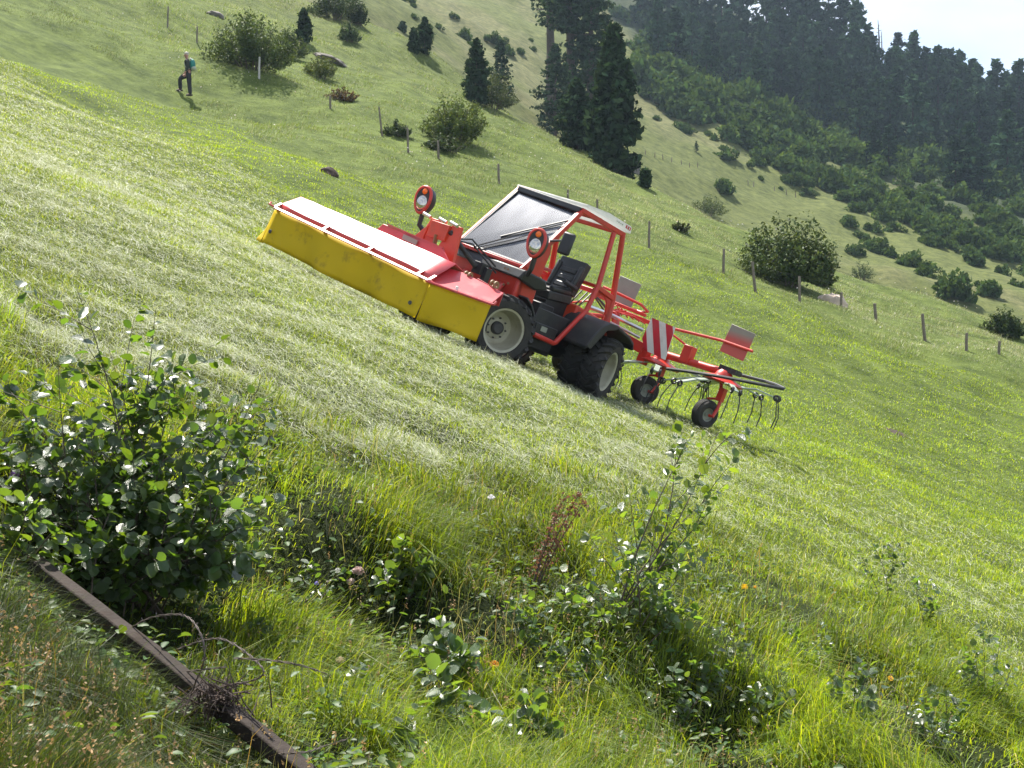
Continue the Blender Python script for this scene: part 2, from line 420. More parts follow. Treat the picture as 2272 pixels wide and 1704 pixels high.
def sheet_axis(lo, hi, a, n):
    s0, s1 = math.asinh(lo/a), math.asinh(hi/a)
    return a*np.sinh(np.linspace(s0, s1, n))
gx = sheet_axis(-450, 450, 2.5, 760)
gy = sheet_axis(-40, 1000, 3.0, 640)
GX, GY = np.meshgrid(gx, gy)
gz = H(GX.ravel(), GY.ravel())
gv = np.c_[GX.ravel(), GY.ravel(), gz]
ii = np.arange(len(gx)*len(gy)).reshape(len(gy), len(gx))
gf = np.stack([ii[:-1, :-1], ii[:-1, 1:], ii[1:, 1:], ii[1:, :-1]], -1).reshape(-1, 4)

# ground material: soil and low sward colours that belong to the ground itself
m, nt, out = new_mat('hillside_ground'); L_ = nt.links.new
tc = N(nt, 'ShaderNodeTexCoord'); bs = N(nt, 'ShaderNodeBsdfPrincipled', Roughness=0.9); bs.inputs['Specular IOR Level'].default_value = 0.1
at = N(nt, 'ShaderNodeAttribute', attribute_name='Col')
n1 = N(nt, 'ShaderNodeTexNoise', Scale=0.9, Detail=10.0, Roughness=0.72); L_(tc.outputs['Object'], n1.inputs['Vector'])
r1 = N(nt, 'ShaderNodeValToRGB'); r1.color_ramp.elements[0].position = 0.34; r1.color_ramp.elements[1].position = 0.70
r1.color_ramp.elements[0].color = (0.45, 0.5, 0.42, 1); r1.color_ramp.elements[1].color = (1.45, 1.38, 1.3, 1); L_(n1.outputs['Fac'], r1.inputs['Fac'])
mx = N(nt, 'ShaderNodeMix', data_type='RGBA', blend_type='MULTIPLY'); mx.inputs[0].default_value = 1
L_(at.outputs['Color'], mx.inputs[6]); L_(r1.outputs['Color'], mx.inputs[7]); L_(mx.outputs[2], bs.inputs['Base Color'])
bp = N(nt, 'ShaderNodeBump', Strength=0.8, Distance=0.25); n2 = N(nt, 'ShaderNodeTexNoise', Scale=2.2, Detail=9.0, Roughness=0.75); L_(tc.outputs['Object'], n2.inputs['Vector'])
L_(n2.outputs['Fac'], bp.inputs['Height']); L_(bp.outputs['Normal'], bs.inputs['Normal']); L_(bs.outputs[0], out.inputs['Surface'])
M['ground'] = m
dist = np.hypot(gv[:, 0], gv[:, 1])
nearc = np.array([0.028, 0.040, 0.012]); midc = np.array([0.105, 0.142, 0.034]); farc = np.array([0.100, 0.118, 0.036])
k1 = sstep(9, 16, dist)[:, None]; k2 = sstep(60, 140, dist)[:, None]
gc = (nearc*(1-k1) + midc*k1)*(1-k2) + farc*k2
dry = sstep(0.0, 0.5, fbm(gv[:, 0]*0.05, gv[:, 1]*0.05, 41) + 0.5*fbm(gv[:, 0]*0.3, gv[:, 1]*0.3, 43))[:, None]*k2
gc = gc*(1-dry*0.6) + np.array([0.15, 0.145, 0.075])*dry*0.6
fpx, fpy = 1136 + FPX*gv[:, 0]/np.maximum(gv[:, 1], 1), 852 - FPX*gv[:, 2]/np.maximum(gv[:, 1], 1)
fl = (sstep(-30, 20, line(((1300, -60), (1380, 60), (1500, 190), (1700, 290), (1950, 400), (2272, 520), (2900, 760)))(fpx) - fpy + 30*fbm(gv[:, 0]*.05, gv[:, 1]*.05, 51))*sstep(175, 200, gv[:, 1]))[:, None]
gc = gc*(1 - fl) + np.array([0.040, 0.056, 0.026])*fl            # shrubby forest floor
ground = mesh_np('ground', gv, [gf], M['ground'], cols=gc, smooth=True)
tag(ground, 'steep green alpine hillside falling from left to right', kind='structure')

# ================================================================== TRACTOR
X_, Y_, Z_ = Vector((1, 0, 0)), Vector((0, 1, 0)), Vector((0, 0, 1))
tractor = empty('tractor', mat=MACH, label='red slope tractor with open cab, grey roof and black seat, standing on the mown hillside', cat='tractor')

def build_wheel(parent, c, w, R, rimR, steer=0.0, out=1, label=None, lugs=20):
    """a wheel: tyre with lugs, a dished rim with hub and bolts; its axis points outwards along x*out"""
    e = empty('wheel', parent=parent)
    e.location = c; e.rotation_euler = (0, 0, math.radians(steer) + (0 if out > 0 else math.pi))
    t = MB(); h = w/2
    prof = [(-h*.72, rimR), (-h*.97, rimR+.05*R), (-h*1.02, rimR+(R-rimR)*.45), (-h*.98, R*.90), (-h*.80, R*.965), (-h*.4, R*.985), (h*.4, R*.985), (h*.80, R*.965), (h*.98, R*.90), (h*1.02, rimR+(R-rimR)*.45), (h*.97, rimR+.05*R), (h*.72, rimR)]
    t.lathe(prof, (0,0,0), (1,0,0), 44, closed=True)
    for i in range(lugs):
        for sd in (-1, 1):
            a0 = 2*math.pi*(i + (0.5 if sd > 0 else 0))/lugs
            pts = []
            for q, (xx, da, rr) in enumerate(((h*.02, 0.0, R*.985), (h*.55, -.11, R*.98), (h*.93, -.20, R*.945), (h*1.03, -.23, R*.86))):
                a = a0 + da; pts.append(Vector((sd*xx, math.cos(a)*(rr+.012), math.sin(a)*(rr+.012))))
            for a, b in zip(pts[:-1], pts[1:]):
                t.bar(a, b, .045, .045, up=(a+b)/2*Vector((0,1,1)) if False else Vector((0, (a+b).y, (a+b).z)).normalized())
    t.build('tyre', M['rubber'], e, smooth=True, angle=30)
    r = MB()
    r.lathe([(h*.80, rimR*1.0), (h*.88, rimR*1.05), (h*.82, rimR*.95), (h*.62, rimR*.91), (h*.50, rimR*.93), (h*.20, rimR*.90), (-h*.30, rimR*.86), (-h*.58, rimR*.76), (-h*.62, rimR*.55), (-h*.46, rimR*.42), (-h*.46, rimR*.05), (-h*.5, 0.001), (-h*.72, .001), (-h*.72, rimR*.9), (-h*.85, rimR*1.0), (h*.7, rimR*.985)], (0,0,0), (1,0,0), 40)
    rim = r.build('rim', M['rim'], e, smooth=True, angle=40)
    hb = MB(); hb.lathe([(-h*.48, rimR*.32), (-h*.20, rimR*.30), (-h*.10, rimR*.22), (-h*.10, .001)], (0,0,0), (1,0,0), 24)
    for k in range(8):
        a = 2*math.pi*k/8; hb.lathe([(-h*.50, .014), (-h*.38, .014), (-h*.38, .001)], (0, math.cos(a)*rimR*.48, math.sin(a)*rimR*.48), (1,0,0), 6)
    hb.build('hub', M['darksteel'], rim, smooth=True)
    if label: e['label'] = label
    return e
build_wheel(tractor, (.68, 0, .45), .34, .45, .285, steer=-20, out=1, label='front wheel turned outwards, cream rim in full view')
build_wheel(tractor, (-.68, 0, .45), .34, .45, .285, steer=-20, out=-1)
for s in (-1, 1):
    build_wheel(tractor, (s*.66, 1.9, .45), .32, .45, .285, steer=20, out=s, label='inner wheel of the rear pair')
    build_wheel(tractor, (s*1.02, 1.90, .44), .29, .435, .275, steer=20, out=s, label='outer wheel of the rear pair')

b = MB()     # chassis, axles, belly
b.box((0, .9, .52), (.46, 2.7, .30)); b.box((0, 0, .45), (1.1, .22, .20)); b.box((0, 1.9, .45), (1.9, .20, .20))
b.box((0, .95, .38), (.9, .9, .12)); b.box((.42, .95, .45), (.30, .62, .16)); b.tube([(-.3, -.2, .62), (-.3, -.75, .60)], .05); b.tube([(.3, -.2, .62), (.3, -.75, .60)], .05)
b.build('chassis', M['darksteel'], tractor, bevel=.012)
b = MB()     # red front panel below the screen, slightly bowed
b.prism([(-.66, .12, .72), (-.66, .06, 1.20), (.64, .06, 1.20), (.64, .16, .72)], (0, .10, 0))
b.prism([(.64, .07, .78), (.64, .50, .78), (.64, .46, 1.20), (.64, .07, 1.20)], (-.06, 0, 0))
b.prism([(-.66, .07, .78), (-.66, .50, .78), (-.66, .46, 1.20), (-.66, .07, 1.20)], (.06, 0, 0))
b.prism([(.30, -.10, .78), (.42, -.10, .78), (.42, .06, 1.05), (.30, .06, 1.05)], (0, .05, 0))
b.prism([(-.30, -.10, .78), (-.42, -.10, .78), (-.42, .06, 1.05), (-.30, .06, 1.05)], (0, .05, 0))
fp = b.build('front_panel', M['red'], tractor, bevel=.02)
b = MB()
for z in (0, .035):
    b.box((.50 - z*2, .034, 1.06 - z), (.035, .004, .03))
b.build('warning_sticker', M['brass'], fp)
b = MB()     # black scuttle band with drooping corner and mudguard behind the front wheel
b.prism([(-.76, -.02, 1.19), (.70, -.02, 1.16), (.74, .02, 1.30), (-.74, .02, 1.32)], (0, .16, 0))
b.prism([(.70, -.02, 1.16), (.74, .02, 1.30), (.80, .40, 1.28), (.80, .50, 1.16), (.76, .30, 1.10)], (-.10, .05, 0))
b.build('scuttle_band', M['black'], tractor, bevel=.025)
b = MB()
for z in (.40, .46, ): b.box((z, -.022, 1.235), (.03, .004, .03))
b.build('warning_sticker', M['brass'], tractor)
for s in (1, -1):
    b = MB(); prev = None
    for k in range(7):
        a = math.radians(28 + k*17 if False else 72 - k*17); rr = .53
        cur = Vector((s*.64, math.cos(a)*rr, .46 + math.sin(a)*rr))
        if prev: b.bar(prev, cur, .34, .03, up=((prev+cur)/2 - Vector((s*.64, 0, .46))))
        prev = cur
    b.build('front_mudguard', M['black'], tractor, bevel=.008)
b = MB(); b.prism([(-.62,-.42,.96),(-1.06,-.42,.90),(-1.06,.35,.98),(-.62,.35,1.04)], (0,0,-.03))
for k in range(5): b.bar((-.66-.09*k, -.40, .975-.012*k), (-.66-.09*k, .33, 1.05-.012*k), .03, .02)
b.build('front_cover', M['white'], tractor, bevel=.006)['label'] = 'pale ribbed cover on the far front side'

# cab: red tube frame
fr = MB()
BLc, BRc, TLc, TRc = Vector((-.64, .00, 1.35)), Vector((.62, .10, 1.33)), Vector((-.62, .74, 2.42)), Vector((.60, .78, 2.35))
def barp(mb, a, b, w=.06, h=.06, up=(0,0,1)): mb.bar(a, b, w, h, up)
fr.bar(BLc, BRc, .07, .05); fr.bar(TLc, TRc, .06, .05)
fr.bar(BLc, TLc, .06, .06); fr.bar(BRc, TRc, .06, .07)
fr.prism([(.64, .02, 1.30), (.64, .44, 1.26), (.64, .46, 1.66), (.64, .40, 1.80)], (-.05, 0, 0))
fr.prism([(-.66, .02, 1.30), (-.66, .44, 1.26), (-.66, .46, 1.66), (-.66, .40, 1.80)], (.05, 0, 0))
for s in (1, -1):
    fr.tube([(s*.75, .60, .55), (s*.75, 1.05, .53), (s*.75, 1.09, .55), (s*.75, 1.46, 1.12), (s*.71, 1.56, 1.52), (s*.63, 1.55, 2.30)], .037, 10)
    fr.tube([(s*.62, 1.76, 2.34), (s*.64, 2.05, 1.45), (s*.66, 2.12, .90)], [.04, .045, .06], 10)
    fr.bar((s*.61, .76, 2.37), (s*.62, 1.80, 2.33), .05, .07)
    fr.bar((s*.70, 1.56, 1.50), (s*.65, 2.06, 1.44), .05, .07); 
    # gusset with arched cut-out behind the seat
    pts = [(s*.66, 1.55, 1.47)] + [(s*.66, 1.80 + .19*math.cos(math.radians(t)), 1.18 + .23*math.sin(math.radians(t))) for t in range(180, -1, -20)] + [(s*.66, 2.06, 1.18), (s*.66, 2.06, 1.44)]
    fr.prism(pts, (-s*.03, 0, 0))
fr.bar((-.62, 1.78, 2.34), (.62, 1.78, 2.34), .05, .06); fr.bar((-.62, 1.20, 2.37), (.62, 1.20, 2.37), .04, .05)
fr.bar((-.66, 2.03, 1.45), (.66, 2.03, 1.45), .05, .07); fr.bar((-.66, 1.58, 1.50), (.66, 1.58, 1.50), .04, .05)
fr.bar((-.75, .60, .55), (-.75, .60, .95), .05, .05)
fr.build('cab_frame', M['red'], tractor, bevel=.01)

rf = MB()
rf.prism([(-.70, .735, 2.425), (-.70, .74, 2.465), (-.70, 1.25, 2.50), (-.70, 1.80, 2.475), (-.70, 1.83, 2.375), (-.70, 1.25, 2.425)], (1.40, 0, 0))
roof = rf.build('roof', M['roofwhite'], tractor, bevel=.015)
b = MB(); b.prism([(.701, 1.66, 2.42), (.701, 1.78, 2.41), (.701, 1.78, 2.455), (.701, 1.66, 2.465)], (.004, 0, 0)); b.build('roof_badge', M['signred'], roof)
b = MB(); b.box((.707, 1.695, 2.44), (.004, .018, .034)); b.box((.707, 1.745, 2.435), (.004, .018, .034)); b.build('badge_mark', M['signwhite'], roof)
b = MB()
for k in range(4): b.box((.702, 1.44 + .045*k, 2.450 - .003*k), (.003, .028, .012 + .008*(k % 2)))
b.build('faded_lettering', M['plate'], roof)
b = MB(); b.bar((-.60, .70, 2.405), (.60, .74, 2.365), .05, .07); b.build('screen_header', M['darksteel'], tractor, bevel=.006)

# windscreen: dusty tinted pane
m, nt, out = new_mat('dusty_screen_glass'); L_ = nt.links.new
tr = N(nt, 'ShaderNodeBsdfTransparent'); tr.inputs[0].default_value = (0.88, 0.90, 0.89, 1)
gl = N(nt, 'ShaderNodeBsdfGlossy', Roughness=0.08); gl.inputs[0].default_value = (0.9, 0.93, 1, 1)
df = N(nt, 'ShaderNodeBsdfGlossy', Roughness=0.5); df.inputs[0].default_value = (0.78, 0.80, 0.85, 1)
fz = N(nt, 'ShaderNodeFresnel', IOR=1.75); m1 = N(nt, 'ShaderNodeMixShader'); m2 = N(nt, 'ShaderNodeMixShader')
tc = N(nt, 'ShaderNodeTexCoord'); nz = N(nt, 'ShaderNodeTexNoise', Scale=2.5, Detail=4.0); mp = N(nt, 'ShaderNodeMapping'); mp.inputs['Scale'].default_value = (3.0, 1.0, 0.35)
L_(tc.outputs['Object'], mp.inputs[0]); L_(mp.outputs[0], nz.inputs['Vector'])
sp = N(nt, 'ShaderNodeSeparateXYZ'); L_(tc.outputs['Object'], sp.inputs[0])
mr = N(nt, 'ShaderNodeMapRange'); mr.inputs[1].default_value = 1.45; mr.inputs[2].default_value = 2.2; mr.inputs[3].default_value = 0.025; mr.inputs[4].default_value = 0.07
L_(sp.outputs[2], mr.inputs[0]); mm = N(nt, 'ShaderNodeMath', operation='MULTIPLY'); ma = N(nt, 'ShaderNodeMath', operation='MULTIPLY_ADD'); ma.inputs[1].default_value = 0.9; ma.inputs[2].default_value = 0.5
L_(nz.outputs['Fac'], ma.inputs[0]); L_(mr.outputs[0], mm.inputs[0]); L_(ma.outputs[0], mm.inputs[1])
L_(mm.outputs[0], m1.inputs[0]); L_(tr.outputs[0], m1.inputs[1]); L_(df.outputs[0], m1.inputs[2])
L_(fz.outputs[0], m2.inputs[0]); L_(m1.outputs[0], m2.inputs[1]); L_(gl.outputs[0], m2.inputs[2]); L_(m2.outputs[0], out.inputs['Surface'])
M['screen'] = m
b = MB(); nrm = Vector((0, -.80, .58)); o_ = nrm*.01
b.prism([BLc + o_ + Vector((.03,0,.02)), BRc + o_ + Vector((-.03,0,.02)), TRc + o_ + Vector((-.03,0,-.03)), TLc + o_ + Vector((.03,0,-.03))], nrm*.006)
glass = b.build('windscreen', M['screen'], tractor, smooth=False)
b = MB()
for a, c in ((BLc, BRc), (BRc, TRc), (TRc, TLc), (TLc, BLc)):
    mid = (BLc + BRc + TLc + TRc)/4; f = lambda p: p + (mid - p)*.055 + nrm*.018
    b.bar(f(a), f(c), .025, .02, up=nrm)
b.build('screen_seal', M['black'], glass)
def onscreen(u, v, off=.04):          # u across 0..1, v up 0..1
    p = (BLc*(1-u) + BRc*u)*(1-v) + (TLc*(1-u) + TRc*u)*v; return p + nrm*off
b = MB()
b.tube([onscreen(.28, .0, .06), onscreen(.62, .36, .06), onscreen(.97, .72, .05)], .010, 6); b.tube([onscreen(.31, .0, .05), onscreen(.60, .27, .05), onscreen(.80, .50, .05)], .008, 6)
b.bar(onscreen(.42, .26, .035), onscreen(.98, .80, .035), .012, .02, up=nrm); b.tube([onscreen(.28, .0, .0), onscreen(.28, .0, .07)], .02, 8); b.tube([onscreen(.32, .0, .0), onscreen(.32, .0, .06)], .02, 8)
b.build('windscreen_wiper', M['black'], tractor)

# things inside the cab
b = MB(); b.prism([(-.58, .14, 1.20), (-.58, .42, 1.20), (-.58, .34, 1.45), (-.58, .14, 1.40)], (1.10, 0, 0)); b.box((0, .38, 1.0), (.22, .22, .5)); b.build('dashboard', M['black'], tractor, bevel=.02)
b = MB(); b.box((-.22, .26, 1.46), (.22, .16, .07), Matrix.Rotation(.3, 3, 'X')); b.box((-.40, .25, 1.45), (.12, .13, .05), Matrix.Rotation(.5, 3, 'Z')); b.build('white_cloth', M['white'], tractor, bevel=.015)
b = MB(); rot = Matrix.Rotation(math.radians(-30), 3, 'X')
cs = Vector((.05, .62, 1.52)); b.tube([cs + rot @ Vector((math.cos(t)*.19, math.sin(t)*.19, 0)) for t in np.linspace(0, 2*math.pi, 25)], .016, 8, caps=False)
for k in range(3): t = k*2.09; b.bar(cs, cs + rot @ Vector((math.cos(t)*.19, math.sin(t)*.19, 0)), .03, .012)
b.tube([cs, (.05, .42, 1.32)], .03); b.build('steering_wheel', M['black'], tractor)
b = MB(); b.tube([(-.60, .30, 1.72), (-.30, .42, 1.72), (-.02, .50, 1.70), (.04, .45, 1.50)], .014, 8); b.build('hand_rail', M['red'], tractor)
st = MB()
st.box((.18, 1.22, 1.16), (.50, .50, .13), Matrix.Rotation(.10, 3, 'X')); st.box((.18, 1.24, 1.24), (.40, .42, .06), Matrix.Rotation(.10, 3, 'X'))
st.tube([(-.03, 1.0, 1.24), (-.03, 1.40, 1.28)], .055); st.tube([(.39, 1.0, 1.24), (.39, 1.40, 1.28)], .055)
seat = st.build('seat', M['seat'], tractor, bevel=.045)
bk = MB(); rb = Matrix.Rotation(math.radians(-12), 3, 'X')
bk.box((.18, 1.50, 1.50), (.50, .13, .52), rb); 
for z in (1.36, 1.47, 1.58): bk.box((.18, 1.415 + (z-1.36)*.2, z), (.30, .05, .085), rb)
bk.tube([(-.04, 1.40, 1.30), (-.04, 1.47, 1.68)], .045); bk.tube([(.40, 1.40, 1.30), (.40, 1.47, 1.68)], .045)
bk.build('backrest', M['seat'], tractor, bevel=.05)
b = MB(); b.tube([(.46, 1.42, 1.36), (.46, 1.12, 1.40)], .035); b.build('armrest', M['seat'], tractor)
b = MB(); b.box((.18, 1.24, .92), (.42, .46, .40)); b.box((.36, 1.0, .80), (.2, .3, .4)); 
for k in range(4): b.box((.30, .985 , 1.06 - .06*k), (.22, .03, .03))
b.build('seat_pedestal', M['black'], tractor, bevel=.02)
b = MB(); b.box((.0, .80, .70), (1.40, .62, .05)); b.box((.70, .86, .62), (.03, .46, .20)); b.prism([(.68, .58, .56), (.68, 1.06, .55), (.68, 1.30, .92), (.68, .60, .92)], (-.02, 0, 0))
b.build('floor_plate', M['black'], tractor, bevel=.01)
b = MB(); b.box((.722, .80, .66), (.006, .13, .07)); b.build('side_reflector', M['plate'], tractor)
b = MB(); b.prism([(-.56, 1.46, .82), (-.56, 2.35, .78), (-.56, 2.35, 1.08), (-.56, 1.46, 1.16)], (1.14, 0, 0)); b.build('engine_cover', M['orange_red'], tractor, bevel=.03)
b = MB(); b.box((.585, 1.72, 1.02), (.006, .20, .07)); b.build('cover_sticker', M['plate'], tractor)
for s in (1, -1):
    b = MB(); pts = [(1.22, .66), (1.27, .80), (1.38, .98), (1.52, 1.08), (1.72, 1.09), (2.05, 1.02), (2.20, .95), (2.24, .88)]
    poly = [(s*.50, y, z) for y, z in pts] + [(s*.50, y + (.02 if i < 3 else 0), z - .045) for i, (y, z) in list(enumerate(pts))[::-1]]
    b.prism(poly, (s*.68, 0, 0)); b.prism([(s*1.17, 1.22, .66), (s*1.17, 1.27, .80), (s*1.17, 1.38, .98), (s*1.17, 1.52, 1.08), (s*1.17, 1.72, 1.09), (s*1.17, 1.72, 1.02), (s*1.17, 1.52, .96), (s*1.17, 1.40, .76), (s*1.17, 1.32, .64)], (s*.025, 0, 0))
    b.build('rear_mudguard', M['black'], tractor, bevel=.015)
# headlamps on stalks, mirror
def lamp(s, c, lab):
    c = Vector(c); e = MB(); rot = Matrix.Rotation(math.radians(18 if s > 0 else 12), 3, 'Z') @ Matrix.Rotation(math.radians(-6), 3, 'Y')
    def egg(k, t): return Vector((k*(.125 + .02*math.sin(t))*math.cos(t), 0, k*.195*math.sin(t)))
    T = np.linspace(0, 2*math.pi, 33)
    vs = []; fs = []
    rings = [(.0, -.075), (.70, -.070), (.80, -.075), (1.0, -.055), (1.02, .0), (.92, .08), (.6, .15), (.02, .17)]
    for k, y in rings:
        for t in T[:-1]: v = egg(k, t); v.y = y; vs.append(c + rot @ v)
    n = 32
    for j in range(len(rings)-1):
        for i in range(n): fs.append((j*n+i, j*n+(i+1) % n, (j+1)*n+(i+1) % n, (j+1)*n+i))
    e.add(vs, fs); e.tube([c + rot @ Vector((0, .03, -.18)), c + Vector((0, .06, -.33)), c + Vector((-s*.10, .14, -.42))], .035)
    hd = e.build('headlamp', M['black'], tractor, smooth=True, angle=40); hd['label'] = lab
    e = MB(); e.tube([c + rot @ (egg(.93, t) + Vector((0, -.055, 0))) for t in T], .024, 10, caps=False); e.build('lamp_shell', M['red'], hd)
    e = MB(); e.ell(c + rot @ Vector((0, -.07, -.045)), (.088, .026, .105), rot); e.build('lens', M['lamp_glass'], hd)
    e = MB(); e.ell(c + rot @ Vector((.008, -.072, .115)), (.042, .02, .042), rot); e.build('indicator', M['orange_lens'], hd)
lamp(1, (.90, -.14, 1.67), 'headlamp in front of the cab pillar'); lamp(-1, (-.90, -.62, 1.71), 'headlamp standing beyond the mower hitch')
b = MB(); rot = Matrix.Rotation(math.radians(14), 3, 'Z'); b.box((.84, .46, 1.84), (.19, .06, .31), rot); mir = b.build('mirror', M['black'], tractor, bevel=.03)
b = MB(); b.tube([(.76, .44, 1.86), (.63, .36, 1.80)], .014); b.build('mirror_arm', M['darksteel'], mir)
# rear linkage
b = MB()
for s in (-.38, .38):
    b.bar((s, 2.05, .55), (s*1.05, 2.95, .62), .06, .10); b.bar((s, 2.2, 1.02), (s, 2.75, 1.08), .07, .09); b.tube([(s, 2.7, 1.06), (s*1.03, 2.7, .62)], .025)
b.box((0, 2.35, .80), (.66, .20, .50)); b.tube([(0, 2.35, 1.10), (0, 2.95, 1.22)], .035)
b.build('rear_linkage', M['red'], tractor, bevel=.012)
b = MB(); b.tube([(.18, 2.15, 1.22), (.18, 2.75, 1.24)], .034, 12); b.tube([(.18, 2.2, 1.0), (.18, 2.95, 1.05)], .022, 10); b.build('hydraulic_ram', M['steel'], tractor)
b = MB()
for i, (x, z) in enumerate(((.05, 1.28), (-.05, 1.30), (.12, 1.26))):
    b.tube([(x, 2.0, 1.15), (x, 2.2, z + .18), (x, 2.5, z + .10), (x*1.5, 2.9, z - .05)], .013, 6)
b.build('hydraulic_hose', M['black'], tractor)

# ================================================================== FRONT MOWER
mower = empty('front_mower', mat=MACH, label='red disc mower with yellow skirt carried in front of the tractor', cat='mower')
mower_A, mower_B, mower_C = Vector((-2.18, -1.95, .0)), Vector((.80, -1.62, .0)), Vector((1.52, -1.20, .0))
zA, zB, zC = .37, .19, .215
m, nt, out = new_mat('yellow_skirt'); L_ = nt.links.new
tc = N(nt, 'ShaderNodeTexCoord'); nz = N(nt, 'ShaderNodeTexNoise', Scale=3.0, Detail=7.0, Roughness=0.65); L_(tc.outputs['Object'], nz.inputs['Vector'])
r = N(nt, 'ShaderNodeValToRGB'); r.color_ramp.elements[0].position = .26; r.color_ramp.elements[0].color = (.26, .17, .02, 1); r.color_ramp.elements[1].position = .44; r.color_ramp.elements[1].color = (.61, .43, .007, 1)
L_(nz.outputs['Fac'], r.inputs['Fac'])
bs = N(nt, 'ShaderNodeBsdfPrincipled', Roughness=0.65); bs.inputs['Specular IOR Level'].default_value = .25; L_(r.outputs[0], bs.inputs['Base Color'])
tl = N(nt, 'ShaderNodeBsdfTranslucent'); L_(r.outputs[0], tl.inputs[0]); mx = N(nt, 'ShaderNodeMixShader'); mx.inputs[0].default_value = .25
L_(bs.outputs[0], mx.inputs[1]); L_(tl.outputs[0], mx.inputs[2]); L_(mx.outputs[0], out.inputs['Surface']); M['skirt'] = m
def skirt(a, b, za, zb, h, nn, seed, name, lab=None):
    vs = []; fs = []; d = (b - a); nv = Vector((d.y, -d.x, 0)).normalized()
    nz_ = 8
    for i in range(nn+1):
        for j in range(nz_+1):
            u = i/nn; v = j/nz_
            w = (min(1, 6*u)*min(1, 6*(1-u)))*.034*math.sin(u*d.length*5.1 + seed)*(1-v) + .020*math.sin(u*d.length*11 + v*3 + seed) * (1-v*.7) + .10*fbm(u*d.length*1.7, v*1.5, 3 + seed, 2)*(1-v)*min(1, 6*u)*min(1, 6*(1-u))
            sag = (.010*math.sin(u*7 + seed))*(1-v)
            vs.append(a + d*u + nv*(float(w) + .012*(1-v)) + Vector((0, 0, za*(1-u) + zb*u + h*v + sag)))
    m_ = nz_+1
    for i in range(nn):
        for j in range(nz_): fs.append((i*m_+j, (i+1)*m_+j, (i+1)*m_+j+1, i*m_+j+1))
    mb = MB(); mb.add(vs, fs); o = mb.build(name, M['skirt'], mower, smooth=True, angle=80)
    so = o.modifiers.new('thick', 'SOLIDIFY'); so.thickness = .008
    if lab: o['label'] = lab
    return o
sk = skirt(mower_A, mower_B, zA, zB, .49, 44, 1, 'skirt', 'long yellow skirt along the front')
b = MB()
def skp(u, v): return mower_A.lerp(mower_B, u) + Vector((.005, -.045, (zA*(1-u)+zB*u) + .49*v))
for u, v in ((.035, .38), (.955, .32)): b.lathe([(0, .028), (.012, .024), (.012, .001)], skp(u, v), (0.1, -1, 0), 12)
b.build('skirt_stud', M['darksteel'], sk)
skirt(mower_B + Vector((.012, 0, 0)), mower_C, zB, zC, .475, 16, 4, 'skirt', 'short yellow skirt on the folded wing')
skirt(mower_A + Vector((-.55, .42, 0)), mower_A - Vector((.012, 0, 0)), zA, zA, .48, 10, 7, 'skirt', 'short yellow skirt on the far wing')
Lv = (mower_B - mower_A).normalized(); Bv = Vector((-Lv.y, Lv.x, 0))       # Bv points rearward
def mp_(u, back, up): return mower_A.lerp(mower_B, u) + Bv*back + Vector((0, 0, zA*(1-u) + zB*u + .49 + up))
b = MB()     # sloping hood
nU = 12
prof = [(.050, -.05), (.056, .088), (.062, .096), (.36, .290), (.40, .275), (.72, .20), (.74, .05)]
vs = []; fs = []
for i in range(nU+1):
    for bk_, up_ in prof: vs.append(mp_(i/nU, bk_, up_ + (.05*i/nU if bk_ > .3 else 0) + .003*math.sin(i*2.1)))
for i in range(nU):
    for j in range(len(prof)-1): fs.append((i*len(prof)+j, (i+1)*len(prof)+j, (i+1)*len(prof)+j+1, i*len(prof)+j+1))
b.add(vs, fs); hood = b.build('hood', M['mower_red'], mower, smooth=True, angle=25)
so = hood.modifiers.new('thick', 'SOLIDIFY'); so.thickness = .012
b = MB(); b.bar(mp_(0, -.03, .015), mp_(1, -.03, .015), .040, .018, up=Bv*-.62 + Vector((0, 0, .78)))
for u in (.0, .33, .62, .93, 1.0): b.bar(mp_(u, -.03, .018), mp_(u, .07, .10), .05, .018)
b.tube([mp_(0, -.03, .02), mp_(-.03, -.06, .03), mp_(-.035, -.02, .06)], .014, 8)
b.build('front_rail', M['mower_red'], mower, bevel=.004)
b = MB()     # wing top and rail
Wd = (mower_C - mower_B).normalized(); Wb = Vector((-Wd.y, Wd.x, 0))
def wp(t, back, up): return mower_B + (mower_C - mower_B)*t + Wb*back + Vector((0, 0, zB*(1-t) + zC*t + .475 + up))
b.prism([wp(0, .02, .02), wp(1.0, .02, .03), wp(1.02, .34, .20), wp(.30, .42, .28), wp(-.05, .40, .27)], (0, 0, -.02))
b.prism([wp(0, .01, -.04), wp(1.0, .01, -.04), wp(1.0, .015, .035), wp(0, .015, .025)], tuple(Wb*.012))
b.prism([wp(.55, .40, .27), wp(1.02, .34, .20), wp(1.02, .35, .02), wp(.4, .42, .05)], tuple(Wb*.02))
wing = b.build('wing', M['mower_red'], mower, bevel=.006)
b = MB(); b.tube([wp(-.05, -.03, .015), wp(.5, -.03, .01), wp(1.0, -.03, .01), wp(1.06, -.05, .02), wp(1.07, -.03, .06)], .016, 8)
for t in (.02, .4, .8): b.bar(wp(t, -.03, .01), wp(t, .05, .03), .04, .018)
b.build('wing_rail', M['mower_red'], wing)
for t, bk_ in ((.38, .44), (.82, .40)):
    b = MB(); q = wp(t, bk_, .24)
    for sgn in (-.035, .035): b.lathe([(-.008, .055), (.008, .055), (.008, .022), (-.008, .022)], q + Vector((sgn, 0, .02)), (1, .1, 0), 14, closed=True)
    b.build('hinge_lug', M['brass'], wing)
b = MB(); b.box(wp(.42, .03, .05), (.035, .035, .06)); b.build('latch', M['white'], wing, bevel=.006)
b = MB()     # upright plate and headstock behind the hood
def mq(px_l, r_, u_): return Vector((px_l, r_, u_))
